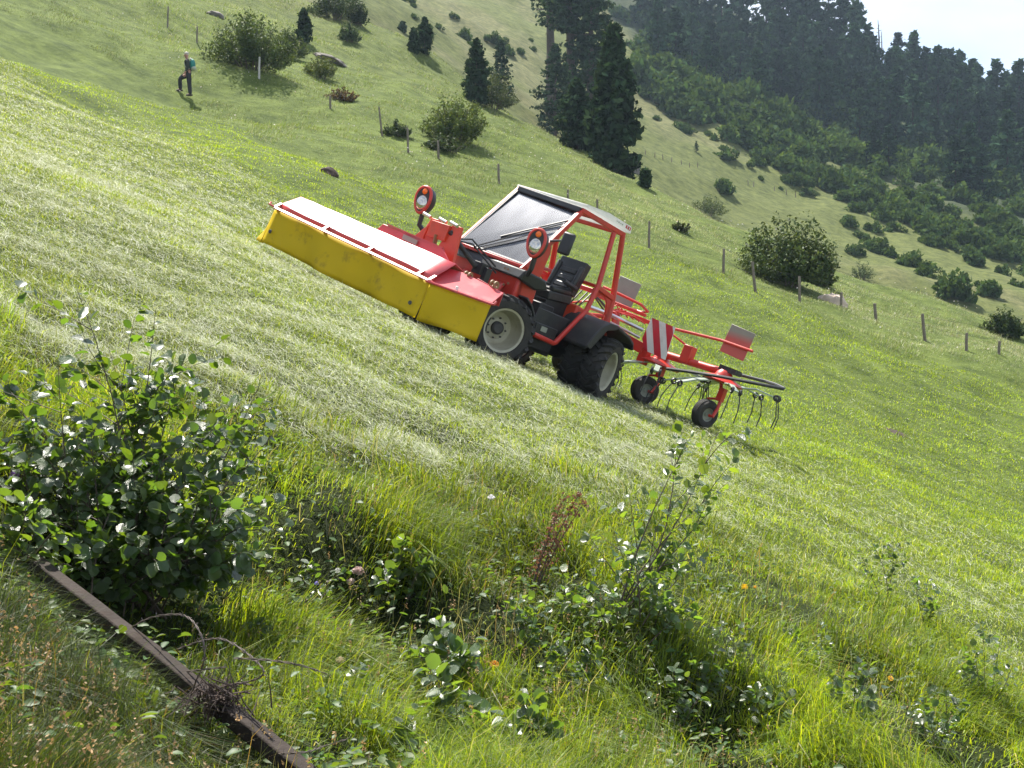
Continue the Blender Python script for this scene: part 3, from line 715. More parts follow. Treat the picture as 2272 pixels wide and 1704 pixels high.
b.prism([(-.98, -1.31, .92), (.62, -1.13, .74), (.50, -1.12, 1.00), (.30, -1.14, 1.15), (-.78, -1.28, 1.19)], tuple(Bv*.03))
plate = b.build('back_plate', M['mower_red'], mower, bevel=.006)
b = MB(); b.bar((-.70, -1.26, 1.20), (.30, -1.13, 1.155), .04, .02); b.build('plate_rim', M['mower_red'], plate)
b = MB(); b.prism([(-.36, -1.245, 1.085), (-.10, -1.216, 1.07), (-.10, -1.216, 1.135), (-.36, -1.245, 1.15)], (.001, -.012, 0)); b.build('label_plate', M['plate'], plate)
b = MB()
for s in (-.30, .12):
    b.prism([(s-.20, -.98, .82), (s+.28, -.94, .80), (s+.14, -.92, 1.50), (s-.02, -.93, 1.50)], (0, .05, 0))
b.box((-.08, -.93, 1.36), (.36, .09, .22)); b.box((-.08, -.96, 1.0), (.52, .10, .14)); b.prism([(-.60, -1.0, 1.0), (-.30, -.98, 1.0), (-.30, -.96, 1.40)], (0, .04, 0))
hs = b.build('headstock', M['orange_red'], mower, bevel=.008)
b = MB()
for s in (-.34, -.02, .20): b.tube([(s-.07, -1.01, 1.51), (s+.07, -1.00, 1.49)], .024, 10)
b.build('coupling_pin', M['steel'], hs)
b = MB(); b.bar((-.02, -.97, 1.02), (-.06, -.99, 1.30), .05, .02); b.build('warning_strip', M['brass'], hs)
b = MB(); b.tube([(.12, -.95, 1.40), (.34, -.50, 1.10)], .035); b.tube([(-.25, -.90, .62), (-.3, -.3, .6)], .05); b.tube([(.25, -.90, .62), (.3, -.3, .6)], .05)
b.tube([(.05, -.9, 1.3), (.2, -.6, 1.42), (.4, -.2, 1.2)], .014, 6); b.tube([(0, -.9, 1.3), (.25, -.6, 1.36), (.45, -.2, 1.12)], .014, 6); b.box((.36, -.42, 1.10), (.16, .14, .16)); b.box((.46, -.38, 1.04), (.08, .1, .2))
b.build('lift_arm', M['black'], mower, bevel=.006)
b = MB()     # cutter bar and discs under the hood
b.bar(mp_(0.0, .34, -.44), mp_(1.0, .34, -.38), .26, .06)
for k in range(7): q = mp_((k+.5)/7, .26, -.42); b.lathe([(0, .17), (.04, .16), (.05, .05), (.12, .05), (.12, .001)], q, (0, 0, 1), 20)
for u in (0, 1): b.prism([mp_(u, .05, .0), mp_(u, .70, .02), mp_(u, .60, -.46), mp_(u, .10, -.44)], (.01, 0, 0))
b.build('cutter_bar', M['darksteel'], mower)

# ================================================================== HAY TEDDER
tedder = empty('hay_tedder', mat=MACH, label='red rotary hay tedder with tine arms hitched behind the tractor', cat='hay tedder')
rotors = [(2.00, 3.40, .93), (.86, 3.38, .84), (-.86, 3.38, .86), (-2.00, 3.40, .93)]
b = MB()
b.tube([(-2.0, 3.40, 1.04), (-.9, 3.34, .98), (0, 3.25, .97), (.9, 3.34, .98), (2.0, 3.40, 1.04)], .058, 14)
b.box((0, 3.12, .98), (.34, .36, .22)); b.bar((-.38, 2.96, .62), (.38, 2.96, .62), .10, .10); b.bar((-.36, 2.96, .62), (-.05, 3.0, 1.32), .07, .07); b.bar((.36, 2.96, .62), (.05, 3.0, 1.32), .07, .07)
b.bar((-.36, 2.98, 1.08), (.70, 3.10, .94), .08, .16); b.bar((.1, 2.98, 1.36), (.74, 3.12, 1.34), .05, .06); b.bar((-.5, 2.95, 1.46), (.52, 3.08, 1.42), .05, .05); b.bar((0, 3.0, 1.34), (0, 3.2, 1.02), .07, .10)
for s in (1, -1): b.box((s*1.30, 3.36, 1.10), (.16, .14, .26)); b.tube([(s*.75, 3.25, 1.36), (s*1.22, 3.34, 1.22)], .018)
b.box((.72, 3.14, 1.05), (.14, .12, .66))
tf = b.build('tedder_frame', M['red'], tedder, bevel=.01)
b = MB(); b.tube([(.18, 2.75, 1.24), (.62, 3.02, 1.20)], .03, 10); b.tube([(.1, 2.8, 1.14), (.60, 3.04, 1.08)], .022, 10); b.build('tedder_ram', M['steel'], tf)
b = MB()
for k in range(5): b.tube([(.02+.06*k, 2.85, 1.32), (.05+.10*k, 2.92, 1.42-.02*k), (.14+.12*k, 3.02, 1.30)], .012, 6)
b.build('tedder_hose', M['red'], tf)
for ri, (l, r_, u_) in enumerate(rotors):
    rt = MB(); rt.lathe([(-.05, .05), (-.05, .30), (-.025, .33), (.0, .30), (.05, .14), (.10, .12), (.14, .08), (.14, .001)], (l, r_, u_), (0, 0, 1), 28)
    rotor = rt.build('rotor', M['red'], tedder, smooth=True, angle=40)
    a0 = (0.35, 0.10, 0.4, 0.2)[ri]
    for k in range(6):
        a = a0 + k*math.pi/3; dv = Vector((math.cos(a), math.sin(a), 0)); tv = Vector((-math.sin(a), math.cos(a), 0)); c = Vector((l, r_, u_ - .05))
        e_ = c + dv*.84 + Vector((0, 0, -.10 + .15*dv.x*(1 if l > 0 else -1) + .10*dv.y)); hlf = c.lerp(e_, .62) + Vector((0, 0, .05)); mb = MB()
        mb.bar(c + dv*.20, hlf, .11, .02); mb.bar(hlf, e_, .075, .02)
        arm = mb.build('arm', M['zinc'], rotor, bevel=.004)
        mb = MB()
        for off in (-.055, .055):
            mb.tube([e_ + tv*(off + .03*(-1 if off < 0 else 1)*0) + dv*(.038*math.cos(t)) + Vector((0, 0, .038*math.sin(t))) + tv*.0008*t*(1 if off > 0 else -1) for t in np.linspace(0, 6*math.pi, 40)], .013, 6)
            mb.tube([e_ + tv*off, e_ + tv*(off*1.5) + dv*.05 + Vector((0, 0, -.12)), e_ + tv*(off*1.7) + dv*.10 + Vector((0, 0, -.26)), e_ + tv*(off*1.8) + dv*.09 + Vector((0, 0, -.43))], .0085, 6)
        mb.build('tine', M['black'], rotor)
    g = MB(); wz = .17; wc = Vector((l + .0, r_ - .10, wz + .21))
    g.tube([(l, r_, u_ - .05), (l + .10, r_, .66), (l + .12, r_ - .02, .52), (l + .14, r_ - .10, wz + .21), (l + .08, r_ - .10, wz + .21)], .026, 8); g.box((l + .08, r_, .72), (.09, .09, .20)); g.tube([(l-.12, r_, .60), (l + .08, r_, .66)], .018, 8)
    g.build('wheel_fork', M['red'], rotor)
    we = empty('wheel', parent=tedder); we.location = wc; we.rotation_euler = (0, 0, math.radians(-14 if l > 1 else (-32 if l > 0 else 10)))
    t = MB(); t.lathe([(-.075, .10), (-.09, .13), (-.085, .18), (-.05, .205), (0, .208), (.05, .205), (.085, .18), (.09, .13), (.075, .10)], (0,0,0), (1,0,0), 32, closed=True)
    for q in (-.04, -.013, .013, .04): t.lathe([(q-.006, .203), (q-.006, .213), (q+.006, .213), (q+.006, .203)], (0,0,0), (1,0,0), 32, closed=True)
    t.build('tyre', M['rubber'], we, smooth=True)
    t = MB(); t.lathe([(.07, .10), (.078, .108), (.07, .095), (.03, .085), (.02, .03), (.05, .025), (.05, .001)], (0,0,0), (1,0,0), 24); t.lathe([(-.07, .10), (-.03, .085), (-.02, .001)], (0,0,0), (1,0,0), 24); t.build('rim', M['plate'], we)
for s in (1, -1):
    g = MB(); z = 1.08
    g.tube([(s*1.30, 3.00, .79), (s*1.75, 2.90, .86), (s*2.3, 2.88, .95), (s*2.85, 3.0, 1.04), (s*3.14, 3.18, 1.10), (s*3.10, 3.24, 1.11), (s*2.80, 3.50, 1.13), (s*2.55, 3.64, 1.13), (s*2.15, 3.58, 1.09), (s*1.75, 3.56, 1.05), (s*1.45, 3.44, 1.03)], .024, 8)
    g.tube([(s*2.0, 3.40, 1.09), (s*2.2, 3.52, 1.09)], .03, 8); g.box((s*2.05, 3.42, 1.09), (.30, .16, .08))
    g.build('guard_rail', M['black'], tedder, bevel=.0)
# striped warning board
b = MB(); org = Vector((.66, 3.02, .90)); bx = Vector((1, .10, 0)).normalized(); by = Vector((0, 0, 1)); bn = Vector((.10, -1, 0)).normalized()
poly = [(0.02, .52), (.46, .50), (.50, 0.0), (.12, .03), (.0, .18)]
b.prism([org + bx*x + by*y for x, y in poly], -bn*.012); board = b.build('warning_board', M['signwhite'], tedder)
def clip_poly(poly, a, c):      # half plane a.x + ... >= c
    o = []
    for i in range(len(poly)):
        p, q = poly[i], poly[(i+1) % len(poly)]; fp_, fq = p[0]*a[0]+p[1]*a[1]-c, q[0]*a[0]+q[1]*a[1]-c
        if fp_ >= 0: o.append(p)
        if fp_*fq < 0: t = fp_/(fp_-fq); o.append((p[0]+(q[0]-p[0])*t, p[1]+(q[1]-p[1])*t))
    return o
b = MB(); an = (math.cos(math.radians(28)), math.sin(math.radians(28)))
for k in range(-1, 4):
    pl = clip_poly(clip_poly(poly, an, .05 + k*.22), (-an[0], -an[1]), -(.05 + k*.22 + .11))
    if len(pl) > 2: b.prism([org + bn*.002 + bx*x + by*y for x, y in pl], bn*.003)
b.build('red_stripe', M['signred'], board)
# two reflector plates on curved tubes
def refl(pts, c, bxv, lab, red):
    b = MB(); b.tube(pts, .022, 10); tb = b.build('plate_arm', M['red'], tedder)
    c = Vector(c); bx = Vector(bxv).normalized(); n_ = bx.cross(Z_).normalized(); rot = Matrix((bx, n_, Z_)).transposed() @ Matrix.Rotation(math.radians(4), 3, 'Y')
    b = MB(); b.box(c, (.43, .012, .43), rot); pl = b.build('reflector_plate', red, tedder, bevel=.004); pl['label'] = lab
    b = MB()
    for s in (-.13, .14): b.bar(c + rot @ Vector((s, -.014, -.19)), c + rot @ Vector((s, -.014, .19)), .03, .015, up=n_)
    b.build('plate_bracket', M['plate'], pl)
m, nt, out = new_mat('red_grey_plate'); L_ = nt.links.new
tc = N(nt, 'ShaderNodeTexCoord'); sp = N(nt, 'ShaderNodeSeparateXYZ'); L_(tc.outputs['Object'], sp.inputs[0]); r = N(nt, 'ShaderNodeValToRGB')
mr = N(nt, 'ShaderNodeMapRange'); mr.inputs[1].default_value = 1.30; mr.inputs[2].default_value = 1.72; L_(sp.outputs[2], mr.inputs[0]); L_(mr.outputs[0], r.inputs[0])
r.color_ramp.elements[0].position = .56; r.color_ramp.elements[0].color = (.50, .10, .08, 1); r.color_ramp.elements[1].position = .84; r.color_ramp.elements[1].color = (.28, .25, .20, 1)
bs = N(nt, 'ShaderNodeBsdfPrincipled', Roughness=.5); L_(r.outputs[0], bs.inputs['Base Color']); L_(bs.outputs[0], out.inputs['Surface']); M['redgrey'] = m
refl([(.80, 3.12, 1.34), (1.0, 3.2, 1.38), (1.35, 3.3, 1.42), (1.75, 3.38, 1.46), (2.30, 3.40, 1.46)], (2.0, 3.41, 1.51), (1, .06, 0), 'red and grey square plate on the outer tube', M['redgrey'])
refl([(-.40, 3.02, 1.62), (-.1, 3.06, 1.60), (.28, 3.20, 1.56), (.36, 3.30, 1.50), (.20, 3.36, 1.46), (-.1, 3.3, 1.46), (-.4, 3.2, 1.46)], (-.18, 3.30, 1.66), (1, .06, 0), 'plain grey square plate on the far tube', M['plate'])

# ================================================================== vegetation builders
def unit(n):
    v = rng.normal(size=(n, 3)); return v/np.linalg.norm(v, axis=1)[:, None]
def diamonds(c, n, a, b):
    """leaf-shaped quads at c with normals n, half length a, half width b"""
    r = unit(len(c)); u = np.cross(n, r); u /= np.linalg.norm(u, axis=1)[:, None] + 1e-9; v = np.cross(n, u)
    a = np.broadcast_to(np.asarray(a, float), (len(c),))[:, None]; b = np.broadcast_to(np.asarray(b, float), (len(c),))[:, None]
    V = np.stack([c + u*a, c + v*b + n*a*.12, c - u*a, c - v*b + n*a*.12], 1).reshape(-1, 3)
    return V, np.arange(len(c)*4).reshape(-1, 4)
def jitter_col(base, n, v=.25, warm=.12):
    k = 1 + (rng.random((n, 1))*2 - 1)*v
    h = (rng.random((n, 1))*2 - 1)*warm
    return np.clip(np.array(base)*k*np.concatenate([1 + h, np.ones((n, 1)), 1 - h], 1), 0, 1)

def bush_mesh(nl, rx, ry, rz, size, col, lumps=18, upright=0.3, flat=0.0):
    """crown: leaves gathered in many uneven clumps through an irregular dome; returns verts, faces, cols"""
    c0 = []
    while len(c0) < lumps:
        p = rng.random(3)*2 - 1; p[2] = rng.random()
        if (p[0]**2 + p[1]**2 + (p[2])**2) < 1.0: c0.append(p*np.array([.8, .8, .85]))
    c0 = np.array(c0); rad = .24 + .22*rng.random(lumps)
    k = rng.integers(0, lumps, nl); d = unit(nl); d[:, 2] = d[:, 2]*1.1 + .15
    p = c0[k] + d*(rad[k]*(.45 + .6*rng.random(nl)**.5))[:, None]
    spr = rng.random(nl) < .10
    p[spr] += np.abs(unit(spr.sum()))*np.array([.0, .0, .20])
    p[:, 2] = np.maximum(p[:, 2], .02)
    nrm = unit(nl)*.9 + np.array([0, 0, .55]); nrm /= np.linalg.norm(nrm, axis=1)[:, None]
    s = size*(.6 + .8*rng.random(nl))
    V, F = diamonds(p*np.array([rx, ry, rz]), nrm, s, s*.55)
    cc = jitter_col(col, nl, .35, .12)*(.75 + .5*rng.random(lumps))[k][:, None]
    return V, F, np.repeat(cc, 4, 0)
def shoots_mesh(nl, rx, ry, rz, size, col, lumps=18):
    """willow-like crown: many upright leafy shoots fanning from the base, uneven in height"""
    ns = int(26 + nl/55); per = max(8, nl//ns)
    a = rng.random(ns)*2*np.pi; r = rng.random(ns)**.6
    tx, ty = np.cos(a)*r*rx, np.sin(a)*r*ry
    ca = rng.random(6)*6.28; lob = 1 + .16*np.sin(a*2 + ca[0]) + .12*np.sin(a*3 + ca[1])
    tz = rz*(1.02 - .62*r**2.2)*(.72 + .42*rng.random(ns))*lob
    t = .22 + .80*rng.random((ns, per))**.8
    k = (.45 + .55*t)
    x = tx[:, None]*k*1.02; y = ty[:, None]*k*1.02; z = tz[:, None]*t
    p = np.stack([x, y, z], -1).reshape(-1, 3) + rng.normal(size=(ns*per, 3))*np.array([rx*.045, ry*.045, rz*.03])
    p[:, 2] = np.maximum(p[:, 2], .02); n_ = len(p)
    nrm = unit(n_)*.9 + np.array([0, -.1, .35]); nrm /= np.linalg.norm(nrm, axis=1)[:, None]
    s = size*(.6 + .8*rng.random(n_)); V, F = diamonds(p, nrm, s, s*.5)
    cc = jitter_col(col, n_, .3, .12)*np.repeat(.65 + .7*rng.random(ns), per)[:, None]
    return V, F, np.repeat(cc, 4, 0)
def bush_stems(rx, ry, rz, n=9, r=.03):
    mb = MB()
    for i in range(n):
        a = 2*math.pi*i/n + random.random(); k = .35 + .5*random.random()
        b0 = Vector((math.cos(a)*rx*.10, math.sin(a)*ry*.10, -.25)); b2 = Vector((math.cos(a)*rx*k, math.sin(a)*ry*k, rz*(.45 + .4*random.random())))
        mb.tube([b0, b0.lerp(b2, .45) + Vector((0, 0, rz*.12)), b2], [r, r*.7, r*.35], 5, caps=False)
    return mb
def make_bush(nl, rx, ry, rz, size, col, **kw):
    e = empty('bush')
    V, F, C = shoots_mesh(nl, rx, ry, rz, size, col, **kw)
    mesh_np('foliage', V, [F], M['bushleaf'], e, C)
    bush_stems(rx, ry, rz, r=.02 + .008*rz).build('stems', M['bark'], e)
    return e

def conifer_mesh(h, rmax, nbr, per, leaf, col, seed, bare=.06, droop=.25, power=.75, gap=.25):
    r = np.random.default_rng(seed)
    t = bare + (1 - bare)*r.random(nbr)**.9
    shape = np.minimum(1.0, ((1 - t)*2.0))**power*(.80 + .20*np.minimum(1, (t - bare)/.12))
    L = rmax*shape*(.62 + .5*r.random(nbr))*(1 - gap*(np.sin(t*21 + seed) > .6))
    az = r.random(nbr)*2*np.pi
    s = .12 + .88*r.random((nbr, per))**.7
    x = np.cos(az)[:, None]*L[:, None]*s; y = np.sin(az)[:, None]*L[:, None]*s
    z = (t*h)[:, None] - droop*L[:, None]*s + .22*L[:, None]*s**2.5
    p = np.stack([x, y, z], -1).reshape(-1, 3)
    p += r.normal(size=p.shape)*leaf*np.array([.45, .45, .35])
    n = r.normal(size=p.shape)*.8 + np.array([0, 0, .6]); n /= np.linalg.norm(n, axis=1)[:, None]
    sz = leaf*(.55 + .8*r.random(len(p)))
    V, F = diamonds(p, n, sz, sz*.5)
    br = (.55 + .9*r.random(nbr))
    C = np.repeat(np.clip(jitter_col(col, len(p), .3, .10)*np.repeat(br, per)[:, None], 0, 1), 4, 0)
    return V, F, C
def make_conifer(name, h, rmax, nbr, per, leaf, col, seed, trunk=.02, **kw):
    e = empty(name)
    V, F, C = conifer_mesh(h, rmax, nbr, per, leaf, col, seed, **kw)
    mesh_np('crown', V, [F], M['needle'], e, C)
    mb = MB(); R = h*trunk
    mb.tube([(0, 0, -1.0), (0, 0, 0), (R*.4, 0, h*.3), (0, R*.4, h*.62), (0, 0, h*.97)], [R*1.5, R*1.15, R*.85, R*.5, R*.08], 8)
    rr = random.Random(seed)
    for i in range(14):
        t = .05 + .75*rr.random(); a = rr.random()*6.28; l = rmax*(.35 + .4*rr.random())
        mb.tube([(0, 0, t*h), (math.cos(a)*l*.6, math.sin(a)*l*.6, t*h - .08*l), (math.cos(a)*l, math.sin(a)*l, t*h - .02*l)], [R*.28, R*.16, R*.06], 4, caps=False)
    mb.build('trunk', M['bark'], e)
    return e
def place(o, p, rz=0.0, s=1.0, sink=.0, tilt=None):
    o.location = Vector((p[0], p[1], p[2] - sink)); o.rotation_euler = (tilt[0] if tilt else 0, tilt[1] if tilt else 0, rz)
    o.scale = (s, s, s) if not isinstance(s, tuple) else s
    return o
def at(px, py, tmin=2.2):
    q = G(px, py, tmin)
    if q is None:
        for k in range(1, 40):
            q = G(px, py + k*4, tmin)
            if q is not None: break
    return q

# ------------------------------------------------------------------ pines and shrubs on the near hillside
PINE = (0.036, 0.062, 0.030)
def pine(px, py, hpx, wpx, label, seed, tmin=70, name='pine_tree', **kw):
    q = at(px, py, tmin); h = hpx/FPX*q[1]; r = wpx/2/FPX*q[1]
    big = hpx > 200
    t = make_conifer(name, h, r, kw.pop('nbr', 320 if big else 110), kw.pop('per', 22 if big else 14), kw.pop('leaf', .26 if big else .16), PINE, seed, **kw)
    tag(t, label, 'tree'); place(t, q, rz=seed*1.3)
    return t
pine(1362, 388, 330, 118, 'dark stone pine with drooping boughs at the lower end of the pine group', 3, droop=.5, power=.85, bare=.02, nbr=520, per=22)
pine(1308, 322, 470, 150, 'tallest dark pine in the middle of the pine group, its top out of view', 4, droop=.3, bare=.10, nbr=560, per=24, power=.7)
pine(1262, 290, 520, 120, 'pine with a bare lower trunk next to the tallest pine', 5, bare=.42, trunk=.022)
pine(1222, 262, 500, 110, 'leftmost bare-trunked pine of the pine group', 6, bare=.40, trunk=.022, nbr=200)
pine(1232, 300, 200, 110, 'bushy young pine at the foot of the bare trunks', 8, bare=.0, droop=.3, nbr=240, per=18, leaf=.2)
pine(1280, 330, 150, 100, 'low dark pine in front of the tallest pine trunk', 9, bare=.0, droop=.3, nbr=200, per=18, leaf=.2)
pine(1432, 415, 36, 18, 'tiny pine just below the lower end of the pine group', 10, bare=.0, tmin=60)
pine(1058, 232, 142, 66, 'left one of two pointed young pines above the round willow bush', 11, bare=.0, nbr=220, per=16)
pine(1112, 240, 150, 60, 'right one of two pointed young pines above the round willow bush', 12, bare=.0, nbr=200, per=16)
pine(942, 118, 76, 40, 'pointed young pine alone on the pale slope near the top edge', 13, bare=.0)
pine(918, 118, 52, 22, 'shorter thin pine leaning against the pointed young pine', 14, bare=.0)
pine(893, 70, 20, 16, 'tiny dark seedling pine on the pale slope', 15, bare=.0)
pine(674, 92, 66, 36, 'small dark cone-shaped spruce beside the big top bush', 16, bare=.0, tmin=60)

BGREEN = (0.055, 0.088, 0.028)
def bush(px, py, wpx, hpx, label, nl, size, col=BGREEN, tmin=30, sink=.12, name='bush', cat='bush', **kw):
    q = at(px, py, tmin); k = q[1]/FPX
    e = make_bush(int(nl*2.6), wpx/2*k*1.22, wpx/2*k, hpx*k*.90, size*.62, tuple(c*.95 for c in col), **kw); e.name = name
    tag(e, label, cat); place(e, q, rz=random.random()*6, sink=sink)
    return e
bush(556, 152, 210, 118, 'big round dark bush on the upper meadow behind the thin white stake', 5200, .10, (.060, .092, .030), tmin=50, lumps=26)
bush(645, 128, 70, 66, 'right lobe of the big dark bush, beside the small spruce', 1500, .10, (.056, .085, .028), tmin=50)
bush(712, 172, 76, 52, 'small pale yellow-green bush below the rock outcrop', 1500, .08, (.10, .13, .04), tmin=50)
bush(775, 92, 54, 44, 'small dark round bush under the top edge', 1000, .09, (.04, .07, .025), tmin=60)
bush(745, 40, 130, 70, 'wide dark bush cut by the top edge', 2600, .12, (.04, .066, .026), tmin=60, lumps=20)
bush(795, 55, 50, 60, 'right end of the dark bush cut by the top edge', 900, .12, (.036, .06, .024), tmin=60)
bush(1008, 312, 140, 100, 'bright round willow bush above the tractor, a fence post at its foot', 4200, .085, (.095, .135, .038), tmin=40, lumps=22)
bush(1092, 240, 110, 72, 'dull green bush in front of the two pointed young pines', 2000, .10, (.055, .078, .028), tmin=60)
bush(985, 335, 90, 40, 'dark low scrub under the round willow bush', 900, .09, (.045, .07, .026), tmin=40)
bush(1350, 338, 60, 36, 'leafy scrub around the rock below the pines', 1100, .11, (.05, .075, .03), tmin=60)
bush(1745, 632, 190, 150, 'large leafy alder bush behind the fence on the right', 5200, .10, (.066, .098, .036), tmin=40, lumps=26)
bush(1818, 632, 76, 66, 'lower right lobe of the large alder bush behind the fence', 1500, .10, (.075, .112, .036), tmin=40)
bush(1570, 478, 96, 46, 'flat green bush on the crest to the right of the pines', 1400, .12, (.07, .10, .032), tmin=55)
bush(1510, 510, 46, 22, 'dark heather hummock on the crest beside the tall meadow', 500, .08, (.05, .066, .03), tmin=40)
bush(2225, 745, 90, 66, 'dark bush cut by the right edge behind the fence', 1500, .10, (.05, .08, .03), tmin=50)
bush(1912, 620, 60, 44, 'small dark bush on the crest right of the large alder bush', 700, .10, (.05, .08, .03), tmin=55)
bush(755, 222, 70, 30, 'reddish-brown low scrub on the upper meadow', 600, .09, (.10, .07, .04), tmin=40)
bush(880, 300, 70, 34, 'dark green scrub between two fence posts', 700, .09, (.05, .08, .028), tmin=40)

# ------------------------------------------------------------------ far slope: shrub band and forest
FARB = (0.060, 0.102, 0.034)
protos = []
for k in range(5):
    V, F, C = bush_mesh(620, 1.0, .9, .72, .13, FARB, lumps=12)
    protos.append(mesh_np('slope_bush', V, [F], M['farleaf'], None, C).data)
    bpy.data.objects.remove(bpy.data.objects[-1] if False else [o for o in COL.objects if o.data == protos[-1]][0])
def far_bush(px, py, wpx, label, group, k):
    q = at(px, py, 105)
    o = bpy.data.objects.new('slope_bush', protos[k % 5]); COL.objects.link(o)
    s = wpx/2*1.35/FPX*q[1]; o.location = (q[0], q[1], q[2] - .15*s); o.rotation_euler = (0, 0, random.random()*6.28); o.scale = (s, s, s*random.uniform(1.05, 1.4))
    tag(o, label, 'bush', group); return o
named = [(1608, 425, 50, 'lone round bush on the open grass of the far slope'), (1885, 500, 40, 'dark round bush low on the far slope, upper of three close together'), (1933, 512, 44, 'round bush low on the far slope, right one of three close together'),
    (1910, 530, 34, 'smallest of three bushes close together low on the far slope'), (1985, 512, 40, 'single small bush right of the three close bushes on the far slope'), (2065, 520, 74, 'broad dark bush with a long shadow low on the far slope'),
    (2155, 580, 46, 'dark bush with a pointed shadow near the right edge of the far slope'), (1950, 560, 66, 'wide bush at the lower edge of the far slope above the alder bush'), (2010, 590, 56, 'bush touching the wide bush at the lower edge of the far slope'),
    (2060, 605, 50, 'small upright bush in the lowest row of the far slope'), (2120, 660, 80, 'spreading dark bush just beyond the fence on the right'), (2190, 655, 60, 'dark bush beside the spreading bush just beyond the fence'),
    (1515, 292, 44, 'dark bush at the upper end of the open grass strip, left side'), (1605, 350, 52, 'clump of bushes in the middle of the open grass strip'), (1680, 365, 34, 'small ragged bush on the open grass strip'),
    (1745, 405, 26, 'little dark shrub on the right part of the grass strip')]
for i, (px, py, w, lab) in enumerate(named): far_bush(px, py, w, lab, 'shrubs scattered on the far slope', i)
rr = random.Random(5)
bl = []
def band(x0, y0, x1, y1, n, jx, jy, w0, w1):
    for i in range(n):
        t = (i + rr.random())/n
        bl.append((x0 + (x1 - x0)*t + rr.uniform(-jx, jx), y0 + (y1 - y0)*t + rr.uniform(-jy, jy), rr.uniform(w0, w1)))
band(1390, 160, 1800, 360, 26, 18, 40, 52, 90); band(1400, 120, 1900, 370, 26, 18, 34, 52, 86); band(1660, 330, 2290, 560, 26, 14, 26, 40, 70)
band(1750, 400, 2300, 640, 17, 14, 18, 28, 54); band(1900, 420, 2300, 570, 17, 14, 24, 40, 66); band(1380, 60, 1700, 220, 18, 20, 40, 44, 70); band(1850, 330, 2300, 520, 24, 20, 26, 44, 70)
band(1420, 190, 1880, 420, 22, 10, 14, 50, 84); band(1640, 330, 2290, 600, 26, 8, 10, 44, 72); band(1500, 180, 2290, 440, 40, 40, 50, 50, 90); band(1480, 60, 1900, 200, 14, 30, 30, 50, 80)
band(1470, 250, 1760, 420, 12, 20, 22, 12, 26); band(880, 20, 1180, 110, 14, 40, 24, 14, 34); band(1080, 90, 1180, 130, 5, 20, 14, 18, 30); band(1900, 560, 2200, 640, 9, 20, 14, 18, 44); band(1700, 250, 2272, 480, 20, 30, 40, 50, 76)
for i, (px, py, w) in enumerate(bl):
    far_bush(px, py, w, 'dark green shrub in the dense thicket below the far forest' if w > 40 else 'small shrub dotted along the edge of the far thicket', 'thicket shrubs on the far slope', i)

FARP = (0.026, 0.050, 0.026)
tprotos = []
for k in range(6):
    V, F, C = conifer_mesh(1.0, .21 + .025*(k % 3), 90, 13, .042, tuple(c*(.65, 1.0, 1.35, .85, 1.6, 1.15)[k] for c in FARP), 50 + k, bare=.02, droop=.35, power=.62 + .1*(k % 3), gap=.3)
    mb = MB(); mb.tube([(0, 0, -.1), (0, 0, .5), (0, 0, .95)], [.018, .012, .002], 5)
    tv = np.array(mb.V); tf_ = [f for f in mb.F if len(f) == 4]
    V2 = np.r_[V, tv]; F2 = np.r_[F, np.array(tf_) + len(V)]; C2 = np.r_[C, np.tile(np.array([.04, .03, .025]), (len(tv), 1))]
    o = mesh_np('conifer', V2, [F2], M['needle'], None, C2); tprotos.append(o.data); bpy.data.objects.remove(o)
def far_tree(px, py, hpx, label, group, k, wide=1.0):
    q = at(px, py, 120)
    o = bpy.data.objects.new('conifer', tprotos[k % 6]); COL.objects.link(o)
    s = hpx/FPX*q[1]*rr.uniform(.82, 1.16); o.location = (q[0], q[1], q[2] - .03*s); o.rotation_euler = (0, 0, rr.random()*6.28); o.scale = (s*wide*.94, s*wide*.94, s)
    tag(o, label, 'tree', group); return o
sky = [(1500, 70, 130, ''), (1545, 90, 150, ''), (1600, 105, 150, ''), (1650, 120, 150, ''), (1700, 110, 130, ''), (1738, 128, 160, 'broad pine on the skyline left of the first gap of sky'), (1775, 140, 150, ''), (1805, 130, 126, 'pine on the skyline right of the first gap of sky'), (1838, 125, 108, ''), (1872, 150, 148, 'tall rounded pine on the skyline left of the dead tree'), (1900, 180, 150, ''),
    (1925, 200, 140, ''), (1992, 170, 112, 'pointed dark pine on the skyline right of the dead tree'), (2028, 205, 120, ''), (2050, 230, 120, ''), (2096, 190, 100, 'slim spire-topped pine on the skyline above the light patch'), (2130, 240, 150, 'tallest broad pine on the skyline to the right of the light patch'), (2110, 240, 130, ''), (2068, 235, 120, ''), (2155, 255, 120, ''),
    (2200, 250, 112, 'round-topped pine on the skyline near the right edge'), (2226, 260, 108, ''), (2250, 270, 110, ''), (2272, 272, 110, ''), (2300, 290, 110, ''), (1460, 60, 120, ''), (1420, 50, 110, '')]
for i, (px, py, h, lab) in enumerate(sky):
    far_tree(px, py, h*(1.28 if px < 1860 else 1.08), lab or 'dark pine in the row of treetops along the far ridge', 'pines along the far ridge', i, 1.15)
rows = []
for (x0, y0, x1, y1, n, h0, h1) in ((1430, 110, 2290, 330, 26, 120, 170), (1450, 150, 1950, 300, 16, 110, 160), (1900, 290, 2290, 400, 14, 110, 170), (1560, 190, 2000, 330, 12, 100, 140), (1700, 170, 2250, 300, 16, 110, 150)):
    for i in range(n):
        t = (i + rr.random())/n; rows.append((x0 + (x1 - x0)*t, y0 + (y1 - y0)*t + rr.uniform(-16, 16), rr.uniform(h0, h1)))
for i, (px, py, h) in enumerate(rows): far_tree(px, py, h, 'dark pine inside the forest on the far hillside', 'pines inside the far forest', i, rr.uniform(.95, 1.25))
